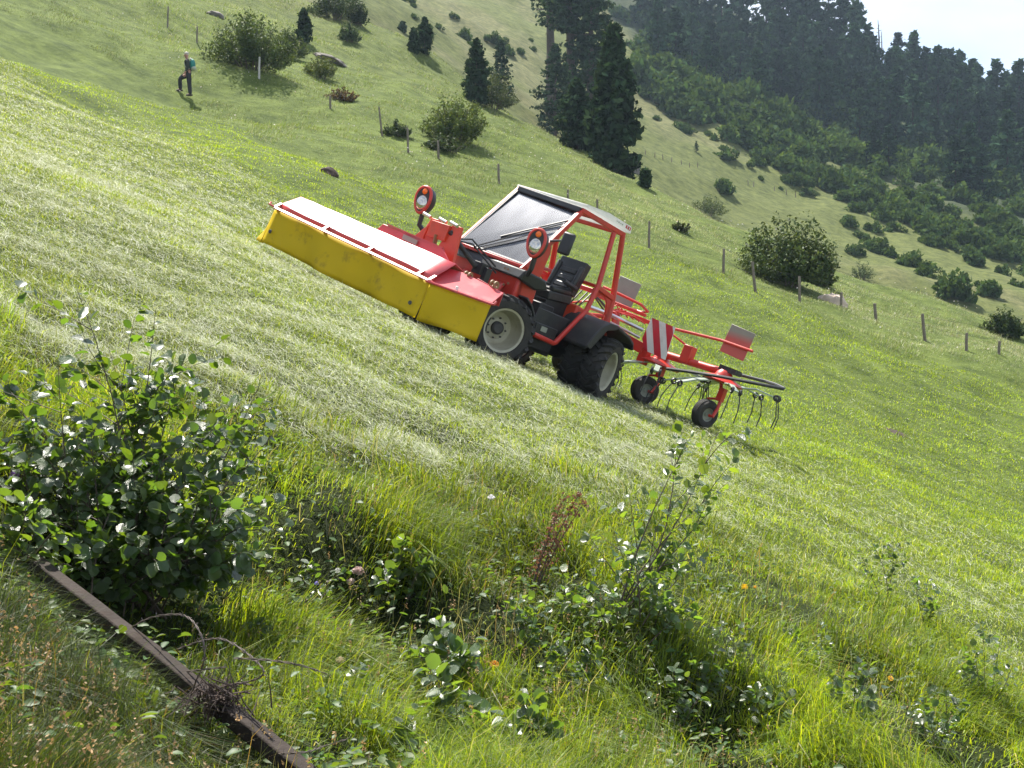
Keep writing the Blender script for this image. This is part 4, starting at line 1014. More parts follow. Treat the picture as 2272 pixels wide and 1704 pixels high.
for i, (px, py, h, lab) in enumerate(((1940, 372, 100, 'left one of a pair of dark pines standing out below the far forest'), (1972, 376, 108, 'right one of a pair of dark pines standing out below the far forest'), (2150, 440, 170, 'tall dark pine rising from the thicket near the right edge'), (2120, 435, 120, 'shorter dark pine left of the tall one in the thicket'),
        (2235, 410, 200, 'very tall dark pine by the right edge below the forest'), (2180, 455, 150, 'dark pine between the thicket pine and the right edge'), (2268, 400, 150, 'dark pine cut by the right edge below the forest'), (2200, 350, 150, 'dark pine behind the very tall one by the right edge'), (1545, 335, 22, 'tiny upright conifer on the grass strip')) ):
    far_tree(px, py, h, lab, 'pines standing below the far forest', i, 1.2)
# dead tree on the ridge
q = at(1948, 100, 200); q = at(1950, 155, 200); k = q[1]/FPX; mb = MB()
mb.tube([(0, 0, -1), (0, 0, 40*k), (.5*k, 0, 80*k), (-2*k, 0, 122*k)], [3.2*k, 2.6*k, 1.8*k, .5*k], 6)
mb.tube([(4*k, 0, -1), (7*k, 0, 40*k), (6*k, 0, 96*k)], [2.2*k, 1.8*k, .6*k], 6)
for i in range(16):
    z = (30 + 5.2*i)*k; a = i*2.4; l = (16 - .7*i)*k; mb.tube([(0, 0, z), (math.cos(a)*l, math.sin(a)*l, z + 2*k)], [.9*k, .3*k], 4, caps=False)
o = mb.build('dead_tree', M['bark']); o.location = q; tag(o, 'bare dead tree trunk standing against the sky on the far ridge', 'tree')

# ------------------------------------------------------------------ rocks, boulder, molehill
def rock(px, py, w, h, mat, label, seed, tmin=20, name='rock', cat='rock', sink=.3, dep=.8, rz=0):
    q = at(px, py, tmin); k = q[1]/FPX; mb = MB(); mb.ell((0, 0, 0), (1, 1, 1), None, 26, 16)
    V = np.array(mb.V); f = 1 + .45*fbm(V[:, 0]*1.6 + seed, V[:, 1]*1.6 + V[:, 2]*1.3, seed) + .18*np.round(fbm(V[:, 0]*3 + seed, V[:, 2]*3, seed + 3)*4)/4
    V = V*f[:, None]*np.array([w/2*k, w/2*k*dep, h*k]); mb.V = [tuple(v) for v in V]
    o = mb.build(name, mat, None, smooth=True, angle=40); o.location = (q[0], q[1], q[2] - sink*h*k); o.rotation_euler = (0, math.radians(20), rz)
    tag(o, label, cat); return o
rock(1848, 672, 64, 22, M['warmrock'], 'pinkish boulder in the grass behind a fence post on the right', 1, 35)
rock(730, 132, 84, 11, M['rock'], 'long grey rock outcrop beside the big dark bush', 2, 55)
rock(476, 32, 46, 12, M['rock'], 'grey rock outcrop in the upper meadow near the top edge', 3, 50)
rock(1392, 372, 60, 46, M['rock'], 'grey rock showing under the lowest pine', 4, 60)
rock(1300, 330, 60, 60, M['rock'], 'reddish shaded rock at the foot of the pines', 5, 60)
rock(728, 384, 44, 16, M['soil'], 'dark earth molehill on the freshly cut meadow', 6, 25, 'molehill', 'molehill')

# ------------------------------------------------------------------ fence posts
posts = [(372, 62, 48, 6, 'w', 'thin pale stake on the upper meadow left of the big bush'), (437, 95, 36, 6, 'w', 'thin pale stake between the far left stake and the big bush'), (575, 172, 46, 8, 'p', 'white stake standing in front of the big dark bush'),
    (733, 240, 28, 8, 'w', 'short grey post by the reddish scrub on the upper meadow'), (848, 302, 66, 7, 'w', 'tall thin grey post left of the round willow bush'), (906, 340, 56, 8, 'w', 'grey post between the tall thin post and the willow bush'), (973, 352, 40, 9, 'w', 'grey post at the foot of the round willow bush'),
    (1107, 407, 44, 9, 'w', 'wooden post in the meadow above the left end of the cab roof'), (1260, 444, 24, 8, 'w', 'post top showing just over the middle of the cab roof'), (1326, 474, 32, 8, 'w', 'post top showing over the rear of the cab roof'),
    (1440, 550, 60, 9, 'w', 'wooden post right behind the cab, alone in the tall grass'), (1605, 606, 54, 10, 'w', 'upright wooden post left of the large alder bush'), (1676, 648, 68, 11, 'w', 'leaning grey post at the left foot of the alder bush'), (1774, 670, 58, 10, 'w', 'grey post in front of the right part of the alder bush'),
    (1866, 682, 34, 10, 'w', 'short post standing against the pinkish boulder'), (1944, 714, 42, 12, 'w', 'leaning stubby post right of the boulder'), (2052, 756, 60, 12, 'w', 'tall thick post in the middle of the right fence stretch'), (2144, 778, 40, 11, 'w', 'stubby post, second from the right edge'), (2216, 786, 30, 11, 'w', 'shortest post, nearest to the right edge')]
for i, (px, py, h, w, mt_, lab) in enumerate(posts):
    q = at(px, py, 30); k = q[1]/FPX; mb = MB(); r_ = w/2*k*.60; hh = h*k
    mb.tube([(0, 0, -.4), (0, 0, hh*.5), (.01, 0, hh*.97), (.01, 0, hh)], [r_*1.1, r_, r_*.92, r_*.6], 7)
    o = mb.build('fence_post', M['palewood'] if mt_ == 'p' else M['wood']); o.location = q
    o.rotation_euler = (random.uniform(-.06, .06), (-.12 if px in (1676, 1944, 2052, 848) else random.uniform(-.05, .03)), random.random()*6 if False else 0)
    tag(o, lab, 'fence post', 'fence posts along the upper edge of the meadow')
wp_ = [(o.location.copy(), o) for o in COL.objects if o.name.startswith('fence_post')]
wp_ = [p for p, o in sorted(wp_, key=lambda t: t[0].x)]
mbw = MB()
for hh_ in (.5, .85):
    for a, c in zip(wp_[:-1], wp_[1:]):
        a2 = a + Vector((0, 0, hh_)); c2 = c + Vector((0, 0, hh_)); md = a2.lerp(c2, .5) - Vector((0, 0, .06)); mbw.tube([a2, md, c2], .0035, 4, caps=False)
M['fwire'] = paint('dull_fence_wire', (.05, .05, .045), .9, spec=.05); tag(mbw.build('fence_wire', M['fwire']), 'thin wires strung between the meadow fence posts', 'wire')
rr2 = random.Random(3)
fp_rows = [(1432, 345), (1453, 350), (1471, 354), (1490, 360), (1512, 366), (1530, 372), (1548, 372), (1660, 410), (1672, 414), (1718, 425), (1745, 432), (1765, 438)]
for px, py in fp_rows:
    q = at(px, py, 105); k = q[1]/FPX; mb = MB(); mb.tube([(0, 0, -.3), (0, 0, 11*k)], [1.1*k, .9*k], 5)
    o = mb.build('fence_post', M['wood']); o.location = q; o.rotation_euler = (rr2.uniform(-.1, .1), rr2.uniform(-.1, .1), 0)
    tag(o, 'tiny distant fence post crossing the grass of the far slope', 'fence post', 'tiny posts of the fence across the far slope')

# ================================================================== hiker and backpack
q = at(418, 214, 40); k_ = q[1]/FPX; S = 97*k_/1.72            # scale so that the figure spans its height in the photo
person = empty('person', (q[0], q[1], q[2]), 'hiker in dark trousers and green shirt walking uphill across the upper meadow', 'person')
person.scale = (S, S, S)
def skin_body(name, verts, edges, radii, mat, parent, root=0):
    me = bpy.data.meshes.new(name); me.from_pydata(verts, edges, []); o = bpy.data.objects.new(name, me); COL.objects.link(o); o.parent = parent
    sk_ = o.modifiers.new('skin', 'SKIN'); sk_.use_smooth_shade = True
    for i, r_ in enumerate(radii):
        me.skin_vertices[0].data[i].radius = r_ if isinstance(r_, tuple) else (r_, r_); me.skin_vertices[0].data[i].use_root = (i == root)
    sb = o.modifiers.new('sub', 'SUBSURF'); sb.levels = 2; sb.render_levels = 2
    me.materials.append(mat); return o
# walks to the left (-x); z from the lower rear foot; front foot planted higher on the slope
bodyv = [(.02, 0, .93), (.0, 0, 1.08), (-.03, 0, 1.25), (-.045, 0, 1.40), (-.055, 0, 1.47), (-.075, 0, 1.545), (-.085, 0, 1.63), (-.082, 0, 1.69),
    (-.03, -.19, 1.385), (.05, -.23, 1.13), (-.06, -.22, .93), (-.10, -.215, .86), (-.04, .19, 1.385), (-.09, .23, 1.13), (-.20, .20, .97), (-.25, .19, .92),
    (.03, -.10, .88), (.06, -.10, .48), (.10, -.10, .09), (-.02, -.10, .03), (-.05, .09, .86), (-.36, .10, .74), (-.335, .10, .32), (-.45, .10, .26)]
bodye = [(0, 1), (1, 2), (2, 3), (3, 4), (4, 5), (5, 6), (6, 7), (3, 8), (8, 9), (9, 10), (10, 11), (3, 12), (12, 13), (13, 14), (14, 15), (0, 16), (16, 17), (17, 18), (18, 19), (0, 20), (20, 21), (21, 22), (22, 23)]
bodyr = [.09, .085, .095, .075, .05, .075, .092, .06, .06, .045, .034, .03, .06, .045, .034, .03, .095, .068, .05, .04, .095, .068, .05, .04]
skin_body('body', bodyv, bodye, bodyr, M['skin'], person)
skin_body('shirt', [(.02, 0, .93), (.0, 0, 1.08), (-.03, 0, 1.25), (-.045, 0, 1.40), (-.052, 0, 1.455), (-.03, -.19, 1.385), (.05, -.23, 1.13), (-.06, -.222, .93), (-.04, .19, 1.385), (-.09, .23, 1.13), (-.195, .202, .975)],
    [(0, 1), (1, 2), (2, 3), (3, 4), (3, 5), (5, 6), (6, 7), (3, 8), (8, 9), (9, 10)], [.13, .135, .145, .118, .075, .076, .06, .048, .076, .06, .048], M['shirt'], person)
skin_body('trousers', [(.02, 0, 1.03), (.02, 0, .90), (.03, -.10, .86), (.06, -.10, .48), (.10, -.10, .05), (-.05, .09, .85), (-.36, .10, .74), (-.336, .10, .28)],
    [(0, 1), (1, 2), (2, 3), (3, 4), (1, 5), (5, 6), (6, 7)], [.135, .135, .115, .09, .075, .115, .09, .075], M['trousers'], person)
b = MB(); b.ell((-.072, 0, 1.675), (.092, .080, .085)); b.build('hair', M['hair'], person)
b = MB(); b.ell((-.168, 0, 1.61), (.022, .018, .03)); b.build('nose', M['skin'], person)
for yy in (-.085, .085):
    b = MB(); b.ell((-.082, yy, 1.615), (.022, .012, .03)); b.build('ear', M['skin'], person)
for yy, x0, z0 in ((-.10, .06, .035), (.10, -.375, .265)):
    b = MB(); b.ell((x0, yy, z0), (.145, .055, .05)); b.build('boot', M['boot'], person)
pack = empty('backpack', (q[0], q[1], q[2]), 'teal and grey backpack carried by the hiker', 'backpack'); pack.scale = (S, S, S)
b = MB(); b.ell((.16, -.01, 1.24), (.12, .15, .23)); b.build('pack_body', M['teal'], pack)
b = MB(); b.ell((.20, -.02, 1.10), (.11, .13, .10)); b.build('front_pocket', M['greynylon'], pack)
b = MB(); b.ell((.10, -.01, 1.47), (.05, .09, .04)); b.build('pack_lid', M['white'], pack)
b = MB(); b.tube([(.06, -.15, 1.44), (-.06, -.165, 1.42), (-.13, -.155, 1.30), (-.08, -.17, 1.12), (.08, -.15, 1.06)], .018); b.build('strap', M['greynylon'], pack)

# ================================================================== leafy plants of the foreground
LT = np.array([0, .10, .28, .52, .74, .90, 1.0]); LW = np.array([.03, .26, .44, .50, .42, .25, .02])
def leaf_batch(pos, dirs, ups, size, curl=.42, fold=.30, slim=.92):
    """oval toothed leaves: base point, direction, up; returns verts, quads, uvs"""
    n = len(pos); d = dirs/np.linalg.norm(dirs, axis=1)[:, None]; s = np.cross(d, ups); s /= np.linalg.norm(s, axis=1)[:, None] + 1e-9; u = np.cross(s, d)
    size = np.broadcast_to(size, (n,)); m_ = len(LT); V = np.zeros((n, m_, 3, 3)); UV = np.zeros((n, m_, 3, 2))
    cu = curl*(rng.random(n)*1.4 - .4); fo = fold*(.3 + rng.random(n))
    for i, (t, w) in enumerate(zip(LT, LW)):
        c = pos + d*(t*size)[:, None] - u*(cu*t*t*size)[:, None]
        wob = .035*((i % 2)*2 - 1)
        for j, sg in enumerate((-1, 0, 1)):
            V[:, i, j] = c + s*(sg*slim*(w + wob*(0 < i < m_-1)*abs(sg))*size)[:, None] + u*(abs(sg)*fo*w*size)[:, None]
            UV[:, i, j] = (.5 + .5*sg*w, t*3 + abs(sg)*.5*w*2)
    V = V.reshape(-1, 3); UV = UV.reshape(-1, 2); f = []
    for i in range(m_-1):
        for j in range(2): f.append((i*3+j, i*3+j+1, (i+1)*3+j+1, (i+1)*3+j))
    F = (np.array(f)[None] + (np.arange(n)*m_*3)[:, None, None]).reshape(-1, 4)
    return V, F, UV, m_*3
ALDER = (0.052, 0.102, 0.022)
def leafy_plant(name, base, tips, label, cat, leaf=.055, per=16, col=ALDER, stem_r=.006, twigs=3, start=.30, stem_mat='twig', spread=.10, group=None, bare_tip=0.0):
    base = np.asarray(base, float); e = empty(name, base, label, cat, group); mb = MB(); pos = []; dr = []
    def run(p0, p1, r0, nl, t0):
        p0 = np.asarray(p0, float); p1 = np.asarray(p1, float); ln = np.linalg.norm(p1 - p0); side = unit(1)[0]*ln*.08; side[2] = abs(side[2])
        pts = [p0*(1-t) + p1*t + side*math.sin(t*math.pi) for t in (0, .2, .4, .6, .8, 1.0)]
        mb.tube([Vector(p) for p in pts], [r0*(1 - .8*t) for t in (0, .2, .4, .6, .8, 1.0)], 5, caps=False)
        for i in range(nl):
            t = t0 + (1 - bare_tip - t0)*(i + rng.random()*.6)/nl; x = t*5; j = min(int(x), 4); p = pts[j]*(1-(x-j)) + pts[j+1]*(x-j)
            ax = (pts[j+1] - pts[j]); ax /= np.linalg.norm(ax) + 1e-9; a = i*2.4 + rng.random()*1.2
            r1 = np.cross(ax, unit(1)[0]); r1 /= np.linalg.norm(r1) + 1e-9; r2 = np.cross(ax, r1)
            dv = (r1*math.cos(a) + r2*math.sin(a))*.9 + ax*.55 + np.array([0, 0, -.10]); pos.append(p + dv*.012); dr.append(dv)
        return pts
    for tip in tips:
        tip = np.asarray(tip, float) - base
        b0 = np.array([rng.normal()*spread*.3, rng.normal()*spread*.3, -.08])
        pts = run(b0, tip, stem_r*(.7 + .6*rng.random()), per, start)
        for k in range(twigs):
            t = .25 + .6*rng.random(); x = t*5; j = min(int(x), 4); p = pts[j]*(1-(x-j)) + pts[j+1]*(x-j)
            ln = np.linalg.norm(tip)*(.18 + .22*rng.random()); dv = unit(1)[0]*np.array([1, 1, .5]) + (tip/np.linalg.norm(tip))*.7; dv /= np.linalg.norm(dv)
            run(p, p + dv*ln, stem_r*.45, max(4, per//2), .15)
    mb.build('stems', M[stem_mat], e, smooth=True)
    pos = np.array(pos); dr = np.array(dr); n = len(pos)
    ups = unit(n)*.75 + np.array([0, 0, 1.0]); V, F, UV, k = leaf_batch(pos, dr, ups, leaf*(.55 + .65*rng.random(n)))
    C = np.repeat(jitter_col(col, n, .28, .14), k, 0)
    mesh_np('leaves', V, [F], M['leaf'], e, C, smooth=True, uvs=UV)
    return e
def tips_of(lst): return [P(*t) for t in lst]
bq = G(285, 1330); dq = bq[1]
big = [(80, 1120, dq-.4), (250, 1120, dq-.4), (400, 1180, dq-.4), (500, 1140, dq-.35), (330, 1180, dq-.5), (180, 1190, dq-.5), (480, 1060, dq+.2), (560, 1010, dq+.3), (420, 1020, dq+.4), (290, 1000, dq+.1), (210, 1040, dq), (110, 1040, dq+.1), (50, 940, dq+.3), (350, 820, dq+.5), (230, 860, dq+.3), (540, 930, dq+.5), (450, 1230, dq-.45), (570, 1150, dq-.2), (170, 640, dq+.25), (345, 690, dq+.3), (62, 815, dq+.1), (410, 790, dq+.35), (300, 790, dq+.1), (578, 850, dq+.45), (505, 880, dq+.2), (615, 950, dq+.3), (595, 1105, dq+.1), (240, 770, dq+.4), (128, 800, dq-.1), (2, 870, dq+.2),
       (20, 1000, dq-.2), (455, 930, dq+.5), (200, 930, dq-.2), (380, 960, dq-.1), (520, 1020, dq-.1), (100, 960, dq+.3), (320, 1050, dq-.3), (600, 1215, dq-.1), (160, 1080, dq-.3), (440, 1110, dq-.3), (-70, 900, dq+.1), (-60, 1050, dq-.1), (540, 1230, dq-.3), (260, 900, dq+.5), (350, 880, dq+.2), (20, 1180, dq-.3)]
leafy_plant('alder_shrub', bq, tips_of(big), 'large leafy alder shrub filling the left foreground, tall bare twig tips above it', 'shrub', .060, 20, twigs=6, stem_r=.006, start=.24, spread=.5)
bq = G(1345, 1400); dq = bq[1]
leafy_plant('alder_shrub', bq, tips_of([(1592, 960, dq+.5), (1535, 965, dq+.4), (1615, 1070, dq+.4), (1575, 1135, dq+.3), (1500, 1000, dq+.4)]), 'slender alder sapling leaning right in front of the tedder', 'shrub', .056, 20, twigs=3, col=(.085, .15, .035), stem_r=.008, start=.42, spread=.1)
bq = G(1420, 1400); dq = bq[1]
leafy_plant('alder_shrub', bq, tips_of([(1300, 1180, dq+.1), (1345, 1130, dq+.2), (1400, 1190, dq), (1250, 1270, dq), (1480, 1220, dq+.1), (1530, 1260, dq), (1440, 1270, dq-.2), (1350, 1300, dq-.2), (1540, 1330, dq-.1), (1290, 1330, dq-.2), (1480, 1330, dq-.3), (1400, 1250, dq+.2), (1220, 1330, dq)]), 'low bushy alder around the foot of the leaning sapling', 'shrub', .052, 13, twigs=3, col=(.08, .145, .034), stem_r=.006, spread=.35, start=.2)
sprigs = [(892, 1345, [(900, 1238), (930, 1300), (850, 1290), (940, 1260)], .075, 'alder sprig with pale shining leaves beside the grassy hollow'),
    (985, 1560, [(962, 1418), (1010, 1500), (930, 1470), (1050, 1460), (1000, 1440)], .085, 'tall alder sprig in the middle of the bottom foreground, left of the orange flower'),
    (1015, 1720, [(985, 1530), (1030, 1600), (960, 1610), (1060, 1640), (1010, 1560)], .085, 'alder sprig with large ribbed leaves cut by the bottom edge'),
    (925, 1730, [(925, 1600), (900, 1640)], .07, 'single thin alder shoot at the bottom edge, left of the large ribbed leaves'),
    (1165, 1720, [(1110, 1610), (1180, 1600), (1220, 1640), (1140, 1650)], .07, 'bushy alder seedling at the bottom edge, right of the large ribbed leaves'),
    (1270, 1560, [(1250, 1450), (1310, 1480), (1220, 1490), (1290, 1430)], .055, 'dark leafy seedling to the right of the orange flower'),
    (1500, 1650, [(1455, 1540), (1530, 1545), (1490, 1520), (1560, 1580), (1430, 1580)], .055, 'round-leaved seedling clump left of the bare earth patch'),
    (1880, 1620, [(1850, 1540), (1930, 1530), (1900, 1510), (1960, 1570), (1840, 1580), (1920, 1580)], .06, 'grey-leaved low shrub at the edge of the bare earth patch'),
    (1960, 1330, [(1930, 1240), (1980, 1215), (2010, 1240), (1900, 1260)], .05, 'thin twiggy sapling among the long grass on the right'),
    (2190, 1580, [(2160, 1470), (2220, 1460), (2250, 1510), (2130, 1520), (2180, 1440)], .055, 'leafy seedling clump near the right edge of the foreground'),
    (590, 1480, [(560, 1430), (610, 1420)], .06, 'small sprig growing beside the barbed wire'),
    (30, 1290, [(10, 1140), (60, 1150), (95, 1190), (0, 1230), (130, 1210)], .07, 'alder branch low at the left edge above the old beam'),
    (1620, 1480, [(1590, 1420), (1650, 1410), (1630, 1440), (1570, 1450)], .05, 'low leafy patch below the yellow flower heads'),
    (1790, 1500, [(1760, 1440), (1820, 1430), (1800, 1450)], .05, 'leafy tuft in the middle of the rough grass on the right'),
    (1560, 1560, [(1530, 1490), (1590, 1480), (1620, 1510), (1500, 1510)], .055, 'leafy shoots right of the yellow spike, in front of the low alder'),
    (1700, 1640, [(1670, 1570), (1720, 1560), (1750, 1590)], .055, 'leafy shoots between the bare earth patch and the round-leaved clump'),
    (2080, 1660, [(2040, 1590), (2100, 1580), (2130, 1600), (2060, 1570)], .06, 'leafy shoots near the bottom right corner'),
    (760, 1600, [(730, 1540), (790, 1530), (810, 1560)], .06, 'leafy shoots below the cream seed ball'),
    (700, 1380, [(670, 1320), (730, 1310), (700, 1300)], .05, 'leafy shoots below the violet bellflower'),
    (1180, 1580, [(1150, 1530), (1210, 1510), (1230, 1540)], .05, 'leafy shoots around the half closed orange flower'),
    (2060, 1400, [(2030, 1340), (2090, 1330), (2060, 1320)], .05, 'leafy shoots in the long grass right of the thin sapling'),
    (1160, 1440, [(1130, 1380), (1190, 1370), (1160, 1400)], .05, 'leafy tuft below the red-brown dock stem')]
for px, py, tl, ls, lab in sprigs:
    bq = at(px, py); dq = bq[1]
    leafy_plant('alder_sprig', bq, [P(x, y - 45, dq + rng.normal()*.05) for x, y in tl], lab, 'seedling', ls*.86, 13, twigs=3, stem_r=.004, start=.15, spread=.06, col=(.065, .12, .032))

# dock stem with red-brown seed heads
bq = G(1168, 1345); dq = bq[1]; dock = empty('dock_plant', bq, 'red-brown seeded dock stem leaning right in the foreground', 'plant')
mb = MB(); seeds = []
for tip in ((1288, 1080), (1255, 1085), (1232, 1135), (1300, 1100)):
    p1 = P(*tip, dq + .1) - bq; pts = [p1*t + np.array([.0, 0, .05])*math.sin(t*3.14) + np.array([0, 0, -.03]) for t in np.linspace(0, 1, 9)]
    mb.tube([Vector(p) for p in pts], [.006*(1-.75*t) for t in np.linspace(0, 1, 9)], 5, caps=False)
    for i in range(150):
        t = .30 + .70*rng.random(); x = t*8; j = min(int(x), 7); p = pts[j]*(1-(x-j)) + pts[j+1]*(x-j); r_ = .036*(1.25 - t*.8)*(.45 + .55*abs(math.sin(t*19 + tip[0])))
        seeds.append(p + rng.normal(size=3)*r_)
mb.build('stem', M['deadtwig'], dock); seeds = np.array(seeds); V, F = diamonds(seeds, unit(len(seeds)), .0105*(.5 + .9*rng.random(len(seeds))), .0075)
tag(mesh_np('seed_head', V, [F], M['petal'], dock, np.repeat(jitter_col((.20, .085, .045), len(seeds), .4, .1), 4, 0)), kind='stuff')

# fern fronds in the shade of the big shrub
def fern(px, py, tl, label):
    bq = at(px, py); e = empty('fern', bq, label, 'fern'); pos = []; dr = []; mb = MB()
    for x, y in tl:
        p1 = P(x, y, bq[1] - .1) - bq
        pts = [p1*t + np.array([0, 0, .07])*math.sin(t*2.6) for t in np.linspace(0, 1, 12)]; mb.tube([Vector(p) for p in pts], .002, 4, caps=False)
        for i in range(2, 12):
            ax = pts[i] - pts[i-1]; ax /= np.linalg.norm(ax); sd = np.cross(ax, [0, 0, 1.]); sd /= np.linalg.norm(sd)
            for sg in (-1, 1): pos.append(pts[i]); dr.append(sd*sg + ax*.45)
    pos = np.array(pos); V, F, UV, k = leaf_batch(pos, np.array(dr), np.tile([0, 0, 1.], (len(pos), 1)), .055)
    V0 = V.reshape(-1, k, 3); 
    mesh_np('frond', V, [F], M['leaf'], e, np.repeat(jitter_col((.05, .10, .02), len(pos), .2), k, 0), smooth=True, uvs=UV); mb.build('rachis', M['twig'], e)
fern(330, 1330, [(420, 1190), (250, 1230), (300, 1240), (380, 1260)], 'dark fern in the shade under the large alder shrub')
fern(430, 1340, [(520, 1250), (400, 1230), (480, 1290)], 'small fern right of the dark fern, under the alder shrub')

# flowers
def flower(px, py, kind, label, size=.02):
    """px, py = flower head in the photo; the stalk rises from the ground below it"""
    g = at(px - 8, py + 55); h0 = P(px, py, g[1]); e = empty('flower', g, label, 'flower'); hd = h0 - g
    mb = MB(); mb.tube([(0, 0, -.05), Vector(hd)*.5 + Vector((.01, 0, .01)), Vector(hd)], .0016, 5); mb.build('stalk', M['stalk'], e)
    c = Vector(hd); tc_ = np.array([-.1, -.75, .6]); tc_ /= np.linalg.norm(tc_)
    if kind[0] == 'daisy':
        pos = []; dr = []
        for ring, (n, l) in enumerate(((17, 1.0), (13, .7))):
            for i in range(n):
                a = 2*math.pi*i/n + ring; r1 = np.array([math.cos(a), math.sin(a)*.6, math.sin(a)*.75]); pos.append(np.array(c)); dr.append(r1*l + tc_*.15*(ring+1))
        dr = np.array(dr); V, F, UV, k = leaf_batch(np.array(pos), dr, np.tile(tc_, (len(pos), 1)), size*np.linalg.norm(dr, axis=1)); V = V.reshape(-1, k, 3)
        V = np.array(c) + (V - np.array(c)); V = V.reshape(-1, 3)
        mesh_np('petals', V, [F], M['petal'], e, np.repeat(jitter_col(kind[1], len(pos), .12, .05), k, 0))
        mb = MB(); mb.ell(c + Vector(tc_)*.003, (size*.28,)*3); mb.build('eye', M['eye'], e)
    else:
        n = kind[2]; p = np.array(c) + unit(n)*np.array([1, 1, .7])*size*(.5 + .5*rng.random((n, 1))); V, F = diamonds(p, unit(n), size*.30, size*.16)
        mesh_np('petals', V, [F], M['petal'], e, np.repeat(jitter_col(kind[1], n, .25, .05), 4, 0))
M['stalk'] = paint('green_stalk', (.09, .13, .035), .6); M['eye'] = paint('flower_eye', (.45, .17, .01), .8)
flower(32, 1052, ('ball', (.36, .20, .50), 150), 'lilac pincushion flower at the left edge in front of the alder shrub', .024)
flower(1090, 1103, ('ball', (.75, .72, .74), 90), 'white clover flower in the grass below the tractor', .024)
flower(702, 1294, ('ball', (.22, .18, .62), 50), 'small violet bellflower right of the large alder shrub', .016)
flower(795, 1266, ('ball', (.62, .46, .42), 220), 'pale pink fluffy flower head beside the alder sprig', .032)
flower(778, 1290, ('ball', (.60, .47, .43), 120), 'smaller pink fluffy flower head just below the larger one', .024)
flower(755, 1464, ('ball', (.62, .52, .36), 160), 'cream dandelion-like seed ball near the barbed wire', .022)
flower(1097, 1474, ('daisy', (.80, .34, .01)), 'bright orange daisy-like flower in the bottom foreground', .024)
flower(1166, 1538, ('daisy', (.80, .36, .01)), 'orange flower half closed, lower right of the bright orange one', .018)
flower(1246, 1575, ('ball', (.62, .60, .04), 140), 'yellow flower spike near the bottom, right of the orange flowers', .026)
flower(1254, 1545, ('ball', (.60, .58, .05), 60), 'small yellow tip above the yellow flower spike', .014)
flower(1652, 1302, ('ball', (.80, .55, .01), 110), 'yellow flower cluster in the rough grass on the right', .026)
flower(1675, 1302, ('ball', (.80, .40, .01), 50), 'orange-yellow bud beside the yellow cluster on the right', .014)
flower(1976, 1505, ('daisy', (.80, .52, .01)), 'lone yellow flower on the lower right', .020)
flower(1758, 1601, ('ball', (.30, .18, .50), 40), 'tiny violet flower left of the bare earth patch', .012)
flower(842, 1276, ('ball', (.62, .55, .32), 60), 'cream seed head between the pink flowers and the alder sprig', .014)
flower(728, 1290, ('ball', (.6, .5, .45), 40), 'small pinkish seed head beside the violet bellflower', .010)

# ================================================================== old beam, barbed wire, dead twigs
A_ = G(50, 1300) + np.array([0, 0, .14]); B_ = G(632, 1775) + np.array([0, 0, .14]); B_ = B_ + (B_ - A_)*.16
mb = MB(); nseg = 14; vs = []
dA, sA, nA = frame(Vector(B_ - A_))
for i in range(nseg+1):
    p = Vector(A_).lerp(Vector(B_), i/nseg) + nA*(.002*math.sin(i*1.3)); w = .031 + .001*math.sin(i*2.2); h_ = .028 + .002*math.cos(i*1.7)
    for x, y in ((-1, -1), (1, -1), (1, 1), (-1, 1)): vs.append(p + sA*(x*w) + nA*(y*h_))
fs = [(3, 2, 1, 0), (nseg*4, nseg*4+1, nseg*4+2, nseg*4+3)]
for i in range(nseg):
    for j in range(4): fs.append((i*4+j, i*4+(j+1) % 4, (i+1)*4+(j+1) % 4, (i+1)*4+j))
mb.add(vs, fs); beam = mb.build('old_beam', M['beam'], bevel=.006); tag(beam, 'weathered square beam lying aslant in the lower left grass', 'beam')
def bl_(px, py):     # point on or near the beam line at that photo position
    t = np.clip((px - 55)/(690 - 55), 0, 1); return A_*(1-t) + B_*t
def wirepts(lst, off=0.0):
    o = []
    for px, py in lst:
        d = bl_(px, py)[1] + off if px < 700 else G(px, py)[1] - .1
        o.append(P(px, py, d - .03))
    a = np.array(o); t = np.linspace(0, len(a)-1, len(a)*7); r_ = []
    for x in t:
        i = min(int(x), len(a)-2); f = x - i; p0, p1, p2, p3 = a[max(i-1, 0)], a[i], a[i+1], a[min(i+2, len(a)-1)]
        r_.append(.5*((2*p1) + (-p0+p2)*f + (2*p0-5*p1+4*p2-p3)*f*f + (-p0+3*p1-3*p2+p3)*f**3))
    return [Vector(p) for p in r_]
def barbed(lst, label, off=0.0):
    pts = wirepts(lst, off); mb = MB(); tw = []
    for s in (0, math.pi):
        q_ = []
        for i, p in enumerate(pts): q_.append(p + Vector((math.cos(i*1.1 + s), math.sin(i*1.1 + s)*.5, math.sin(i*1.1 + s)))*.0022)
        mb.tube(q_, .0019, 5)
    o = mb.build('barbed_wire', M['wire']); tag(o, label, 'wire')
    for i in range(2, len(pts)-1, 4):
        mb = MB(); v = Vector(unit(1)[0])*.014; v2 = Vector(unit(1)[0])*.014
        mb.tube([pts[i] - v, pts[i] + v], [.0006, .0016], 4); mb.tube([pts[i] - v2, pts[i] + v2], [.0006, .0016], 4); mb.build('barb', M['wire'], o)
barbed([(240, 1415), (275, 1402), (330, 1372), (390, 1363), (425, 1376), (450, 1420), (452, 1470), (430, 1520)], 'strand of barbed wire looping over the beam from its middle')
barbed([(395, 1440), (455, 1420), (500, 1420), (555, 1455), (585, 1490), (560, 1510), (480, 1525), (400, 1535)], 'thick barbed wire loop standing out right of the beam', .12)
barbed([(520, 1460), (600, 1465), (680, 1480), (740, 1505), (780, 1545), (785, 1620)], 'long barbed wire strand running right from the loop into the grass')
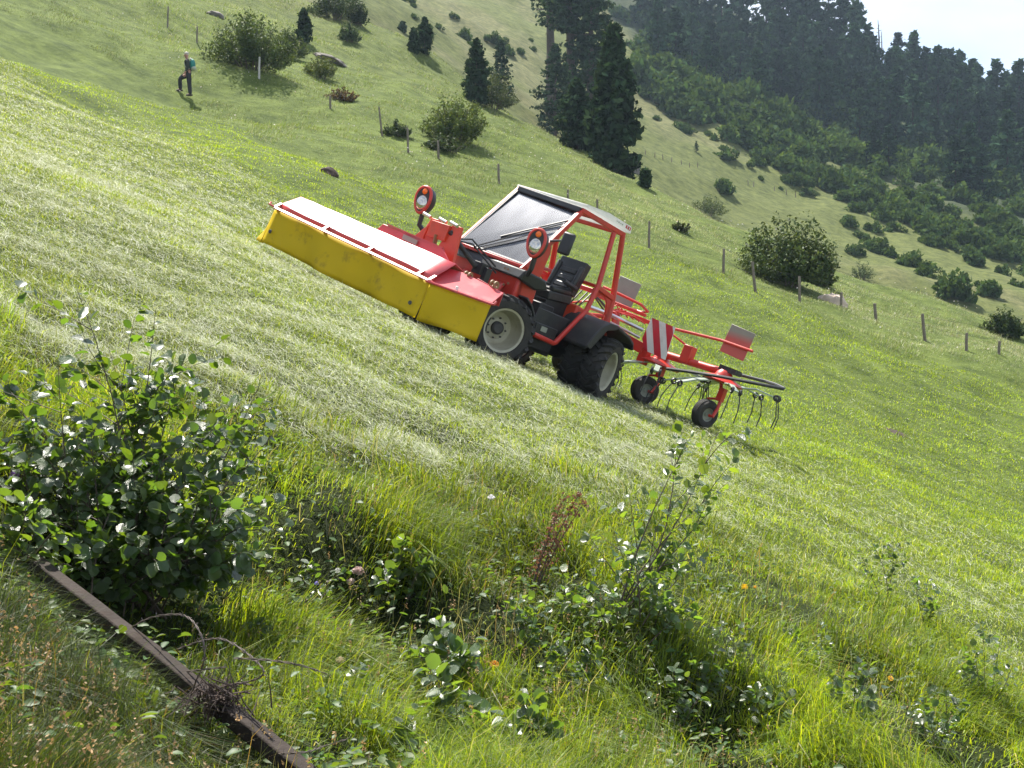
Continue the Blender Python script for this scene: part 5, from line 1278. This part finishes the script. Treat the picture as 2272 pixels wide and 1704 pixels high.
barbed([(310, 1500), (370, 1498), (430, 1488), (500, 1480)], 'short barbed wire crossing over the beam below its middle')
barbed([(620, 1672), (680, 1668), (720, 1655), (770, 1640)], 'barbed wire end lying near the bottom edge, right of the beam')
tg = empty('twig_bundle', P(480, 1548, bl_(480, 1550)[1] - .08), 'tangle of dark dead twigs heaped over the beam', 'twigs'); mb = MB()
for i in range(130):
    c = Vector(rng.normal(size=3)*np.array([.05, .03, .024])); d_ = Vector(unit(1)[0])*(.03 + .05*rng.random()); d_.z += .02
    mb.tube([c - d_, c + Vector(unit(1)[0])*.008, c + d_], [.0032, .0026, .0010], 4, caps=False)
mb.build('twig_mass', M['deadtwig'], tg)

# bare earth patches
def soil_patch(px, py, w, label):
    q = at(px, py); k = q[1]/FPX; n = 20; vs = [(0, 0, .03)]; fs = []
    for ring, rr_ in ((1, .5), (2, 1.0)):
        for i in range(n):
            a = 2*math.pi*i/n; r_ = w/2*k*rr_*(1 + .4*float(fbm(math.cos(a)*2 + px, math.sin(a)*2 + ring, 3)[()])); x, y = math.cos(a)*r_, math.sin(a)*r_*.9
            vs.append((x, y, H(q[0] + x, q[1] + y)[0] - q[2] + (.02 if ring == 1 else -.01)))
    for i in range(n): fs.append((0, 1+i, 1+(i+1) % n)); fs.append((1+i, 1+n+i, 1+n+(i+1) % n, 1+(i+1) % n))
    mb = MB(); mb.add(vs, fs); o = mb.build('soil', M['soil']); o.location = q; tag(o, label, 'soil', kind='structure')
soil_patch(1840, 1610, 110, 'dark bare earth patch'); soil_patch(680, 1560, 80, 'dark earth'); soil_patch(1990, 960, 60, 'bare earth streak')

# ================================================================== grass
def blades(x, y, length, width, lean_dir, lean, col, sink=.01, curve=.5, seg3=True):
    n = len(x); z = H(x, y) - sink; b0 = np.stack([x, y, z], 1)
    yaw = rng.random(n)*2*np.pi; wd = np.stack([np.cos(yaw), np.sin(yaw), np.zeros(n)], 1)
    ld = lean_dir/np.linalg.norm(lean_dir, axis=1)[:, None]
    L_len = length[:, None]; ln = lean[:, None]
    p1 = b0 + (np.array([0, 0, 1.])*(1 - ln*.6) + ld*ln*.6)*L_len*.5
    p2 = b0 + (np.array([0, 0, 1.])*np.maximum(1 - ln*1.0, -.2) + ld*ln*1.15)*L_len*(1 - .12*curve)
    w = width[:, None]*.5
    V = np.stack([b0 - wd*w, b0 + wd*w, p1 - wd*w*.85, p1 + wd*w*.85, p2], 1).reshape(-1, 3)
    i = np.arange(n)[:, None]*5
    return V, i + np.array([[0, 1, 3, 2]]), i + np.array([[2, 3, 4]]), np.repeat(col, 5, 0)
def scatter(n, d0, d1, margin=.46, power=1.0):
    d = d0*(d1/d0)**(rng.random(n)**power); u = (rng.random(n)*2 - 1)*margin
    x, y = u*d, d; z = H_smooth(x, y); px, py = 1136 + FPX*x/y, 852 - FPX*z/y
    return x, y, px, py
MIX = {'lush': (.140, .220, .013), 'bright': (.225, .290, .016), 'dark': (.078, .130, .016), 'straw': (.255, .255, .175), 'hay': (.46, .475, .36), 'haygreen': (.34, .385, .21), 'olive': (.140, .180, .045), 'blue': (.085, .145, .05), 'rust': (.22, .15, .07)}
def pick(n, names, probs):
    t = np.array([MIX[k] for k in names]); k = rng.choice(len(names), n, p=np.array(probs)/sum(probs)); c = t[k]
    return np.clip(c*(.75 + .5*rng.random((n, 1))), 0, 1)
def build_grass(name, parts, mat, label):
    V = []; Q = []; T = []; C = []; o = 0
    for v, q_, t_, c in parts: V.append(v); Q.append(q_ + o); T.append(t_ + o); C.append(c); o += len(v)
    ob = mesh_np(name, np.concatenate(V), [np.concatenate(Q), np.concatenate(T)], mat, None, np.concatenate(C)); tag(ob, label, 'grass', kind='stuff'); return ob
def downhill(n, k=.6):
    v = rng.normal(size=(n, 3)); v[:, 2] = 0; v /= np.linalg.norm(v, axis=1)[:, None] + 1e-9
    return v + np.array([k, -.15*k, -.35*k])

# rough uncut grass in the foreground
x, y, px, py = scatter(640000, 2.2, 20, .48, .95)
edge = E_NEAR(px) + 50*fbm(x*.8, y*.8, 31); keep = py > edge - 20
x, y, px, py, edge = x[keep], y[keep], px[keep], py[keep], edge[keep]
n = len(x); tus = fbm(x*1.7, y*1.7, 61, 3); tall = sstep(-.25, .4, tus)*(.55 + .45*sstep(0, 140, py - edge))
keep = rng.random(n) < (.30 + .70*tall)*(.62 + .38*sstep(-.25, .1, fbm(x*.75, y*.75, 62))); x, y, px, py, edge, tall, tus = [a[keep] for a in (x, y, px, py, edge, tall, tus)]; n = len(x)
ln_ = (.10 + .40*tall)*(.5 + .9*rng.random(n)); wd_ = (.0019 + .0028*rng.random(n))*np.clip(y/5, .9, 2.6)
col = pick(n, ['lush', 'bright', 'dark', 'straw', 'olive', 'blue'], [.36, .27, .17, .05, .10, .05])*.98*(1 + .65*fbm(x*.6, y*.6, 71)[:, None])*(1 + .5*fbm(x*2.2, y*2.2, 72)[:, None])
_dq = G(1838, 1152); dryp = (np.exp(-(((x - _dq[0])/.9)**2 + ((y - _dq[1])/.9)**2))*(rng.random(n) < .85))[:, None]; col = col*(1 - dryp) + pick(n, ['straw', 'hay'], [.7, .3])*np.array([1.15, .92, .80])*dryp
def shade_zone(px, py): return sstep(720, 420, px + 120*fbm(px*.006, py*.006, 73))*sstep(1240, 1380, py)      # shade under the shrub round the old beam, painted into the blade colours
sk_ = (shade_zone(px, py)*(rng.random(n) < .9))[:, None]
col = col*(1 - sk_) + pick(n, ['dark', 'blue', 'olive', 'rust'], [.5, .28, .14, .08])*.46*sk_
cl = np.stack([fbm(x*1.2, y*1.2, 81), fbm(x*1.2 + 9, y*1.2, 82), np.zeros(n)], 1)*2.2
tb = np.clip(((x - A_[0])*(B_[0] - A_[0]) + (y - A_[1])*(B_[1] - A_[1]))/((B_[0] - A_[0])**2 + (B_[1] - A_[1])**2), 0, 1)
bd = np.hypot(x - A_[0] - tb*(B_[0] - A_[0]), y - A_[1] - tb*(B_[1] - A_[1])); ln_ = ln_*(.42 + .58*sstep(.06, .45, bd))      # flattened beside the beam
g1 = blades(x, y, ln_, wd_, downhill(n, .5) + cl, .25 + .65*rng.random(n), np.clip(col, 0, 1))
# seed-bearing stalks
x, y, px, py = scatter(22000, 2.4, 16, .46); keep = (py > E_NEAR(px) + 10); x, y = x[keep], y[keep]; n = len(x)
keep = rng.random(n) < sstep(-.2, .5, fbm(x*.9, y*.9, 91)); x, y = x[keep], y[keep]; n = len(x)
g2 = blades(x, y, .22 + .30*rng.random(n), .0022*np.clip(y/5, .9, 2.5), downhill(n, .6), .15 + .5*rng.random(n), pick(n, ['straw', 'rust', 'olive'], [.5, .2, .3]))
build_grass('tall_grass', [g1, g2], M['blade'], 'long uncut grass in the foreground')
tp = g2[0].reshape(-1, 5, 3)[:, 4]; tpx, tpy = proj(tp); kk = (tp[:, 1] < 9) & (rng.random(len(tp)) < .25 + .6*shade_zone(tpx, tpy)); tp = tp[kk]
hp = np.repeat(tp, 9, 0) + rng.normal(size=(len(tp)*9, 3))*np.array([.004, .004, .018]); V, F = diamonds(hp, unit(len(hp)), .007, .0035)
tag(mesh_np('grass_seed_heads', V, [F], M['petal'], None, np.repeat(np.repeat(jitter_col((.30, .20, .09), len(tp), .35, .15), 9, 0), 4, 0)), 'brown seed heads nodding above the grass', 'grass', kind='stuff')
# broad herb leaves low in the rough grass
x, y, px, py = scatter(46000, 2.4, 15, .46); keep = (py > E_NEAR(px) + 40) & (rng.random(len(x)) < sstep(-.15, .35, fbm(x*1.1, y*1.1, 95))); x, y = x[keep], y[keep]; n = len(x)
pos = np.stack([x, y, H(x, y) + .02 + .16*rng.random(n)], 1); dv = rng.normal(size=(n, 3)); dv[:, 2] = .3
V, F, UV, k = leaf_batch(pos, dv, unit(n)*.6 + np.array([0, 0, 1.]), (.022 + .036*rng.random(n)), slim=.6)
hb = mesh_np('herb_leaves', V, [F], M['herb'], None, np.repeat(jitter_col((.065, .115, .03), n, .3, .15), k, 0), smooth=True); tag(hb, 'low broad leaves among the foreground grass', 'herbs', kind='stuff')

# mown sward with cut hay lying on it
x, y, px, py = scatter(520000, 7.0, 46, .46, .85)
j = 26*fbm(x*.9, y*.9, 33); keep = (py < E_NEAR(px) + 60 + j) & (py > E_MEADOW(px) - 4 + j*.3); x, y, px, py, j = [a[keep] for a in (x, y, px, py, j)]; n = len(x)
hayz = sstep(-14, 22, py - E_HAY(px) + j); swath = sstep(-.25, .35, fbm(x*.55 + y*.25, (y*.9 - x*.35)*.9, 35, 3))
patch = sstep(-.1, .45, fbm(x*.5, y*.5, 36))
length = (.05 + .07*rng.random(n))*(1 + .5*patch); width = (.0042 + .004*rng.random(n))*np.clip(y/14, .7, 2.2)
col = pick(n, ['lush', 'bright', 'dark', 'olive', 'haygreen'], [.40, .34, .10, .10, .06])*(1 + .40*fbm(x*.35, y*.35, 37)[:, None])*(1 + .55*fbm(x*1.9, y*1.9, 39)[:, None])*1.10
fresh = (py < E_HAY(px) - 8 + j)[:, None]; col = np.where(fresh, pick(n, ['lush', 'bright', 'dark', 'blue'], [.5, .30, .08, .12])*1.22*(1 + .6*fbm(x*.7, y*.7, 40)[:, None]), col)      # strip cut without hay on it
g1 = blades(x, y, length, width, downhill(n, .4), .2 + .7*rng.random(n), np.clip(col, 0, 1))
build_grass('mown_grass', [g1], M['blade'], 'short freshly mown grass around the tractor')
x, y, px, py = scatter(1000000, 6.5, 46, .46, .88)
j = 26*fbm(x*.9, y*.9, 33); hayz = sstep(-20, 26, py - E_HAY(px) + j)*(1 - sstep(0, 70, py - E_NEAR(px) + j)); swath = sstep(-.42, .22, fbm(x*.55 + y*.25, (y*.9 - x*.35)*.9, 35, 3)); cl = .35 + .65*sstep(-.3, .3, fbm(x*2.6, y*2.6, 38))
keep = rng.random(len(x)) < hayz*(.42 + .58*swath)*(.25 + .75*cl)*(1 - .88*sstep(1380, 1800, px + j)) + .03*(py < E_NEAR(px))*(py > E_MEADOW(px)); x, y, swath = x[keep], y[keep], swath[keep]; n = len(x)
hv = rng.normal(size=(n, 3)); hv[:, 2] = np.abs(hv[:, 2])*.25; comb = np.array([.8, -.4, 0])*rng.choice([-1, 1], n)[:, None]; hv = hv + comb*.35
nz0 = H(x, y); p0 = np.stack([x, y, nz0 + .010 + (.02 + .09*swath*sstep(-.3, .5, fbm(x*3.1, y*3.1, 55, 2)))*rng.random(n)], 1); d_ = hv/np.linalg.norm(hv, axis=1)[:, None]; d_[:, 2] += -.387*d_[:, 0] + .145*d_[:, 1]
ln_ = (.05 + .11*rng.random(n)**1.5)[:, None]; wv = np.cross(d_, unit(n)*.5 + np.array([0, 0, 1.])); wv /= np.linalg.norm(wv, axis=1)[:, None] + 1e-9
w = ((.0017 + .0018*rng.random(n))*np.clip(y/12, .8, 2.6))[:, None]
mid = p0 + d_*ln_*.5 + np.array([0, 0, 1.])*ln_*.10*rng.random((n, 1)); tip = p0 + d_*ln_ + unit(n)*ln_*.10
V = np.stack([p0 - wv*w*.5, p0 + wv*w*.5, mid - wv*w*.5, mid + wv*w*.5, tip], 1).reshape(-1, 3); i_ = np.arange(n)[:, None]*5
hc = np.clip(pick(n, ['hay', 'haygreen', 'straw', 'olive'], [.50, .32, .06, .12]), 0, 1)
build_grass('cut_hay', [(V, i_ + np.array([[0, 1, 3, 2]]), i_ + np.array([[2, 3, 4]]), np.repeat(hc, 5, 0))], M['hay'], 'cut grass lying in pale swaths on the mown slope')

# unmown meadow beyond, up to the crest
x, y, px, py = scatter(420000, 26, 118, .44, .85)
j = 16*fbm(x*.4, y*.4, 45); keep = (py < E_MEADOW(px) + 6 + j) & (py > -120); x, y, px, py = x[keep], y[keep], px[keep], py[keep]; n = len(x)
tus = sstep(-.3, .45, fbm(x*.6, y*.6, 46)); stream = sstep(-.15, .4, fbm(x*.16 + y*.10, y*.25 - x*.10, 47))
length = (.10 + .26*tus)*(.6 + .7*rng.random(n)); width = .011*np.clip(y/45, .7, 2.4)*(.6 + .8*rng.random(n))
c1 = pick(n, ['lush', 'olive', 'bright', 'straw', 'dark'], [.16, .50, .06, .14, .14])*.92; c2 = pick(n, ['straw', 'haygreen', 'olive'], [.45, .25, .30])
right = sstep(1150, 1450, px)*sstep(8, 45, E_MEADOW(px) - py)
mixk = (rng.random(n) < np.clip(.08 + .28*stream + .75*right, 0, 1))[:, None]
col = np.where(mixk, c2, c1)*(1 + .55*fbm(x*.14, y*.14, 48, 4)[:, None])
g1 = blades(x, y, length, width, downhill(n, .9), .25 + .6*rng.random(n), np.clip(col, 0, 1), sink=.02)
build_grass('meadow_grass', [g1], M['meadow'], 'long pale meadow grass above the mown field')
x, y, px, py = scatter(1800, 28, 70, .42); keep = py < E_MEADOW(px); x, y = x[keep], y[keep]; n = len(x)
p = np.stack([x, y, H(x, y) + .2 + .15*rng.random(n)], 1); keep = rng.random(n) < sstep(0, .4, fbm(x*.3, y*.3, 49)); p = p[keep]; n = len(p)
V, F = diamonds(p, unit(n), .03, .025); wf = mesh_np('meadow_flowers', V, [F], M['petal'], None, np.repeat(jitter_col((.62, .55, .52), n, .2, .1), 4, 0)); tag(wf, 'tiny pale flowers speckling the meadow', 'flowers', kind='stuff')

# ================================================================== mountain air
hb_ = MB(); hb_.box((0, 470, -110), (920, 1100, 520)); hz = hb_.build('haze', None or M['stalk'], smooth=False)
m, nt, out = new_mat('haze_air'); pv = N(nt, 'ShaderNodeVolumePrincipled'); pv.inputs['Color'].default_value = (.62, .80, 1.0, 1); pv.inputs['Density'].default_value = .00018; pv.inputs['Anisotropy'].default_value = .35
nt.links.new(pv.outputs[0], out.inputs['Volume']); hz.data.materials.clear(); hz.data.materials.append(m)
tag(hz, 'thin bluish mountain haze', 'haze', kind='stuff')
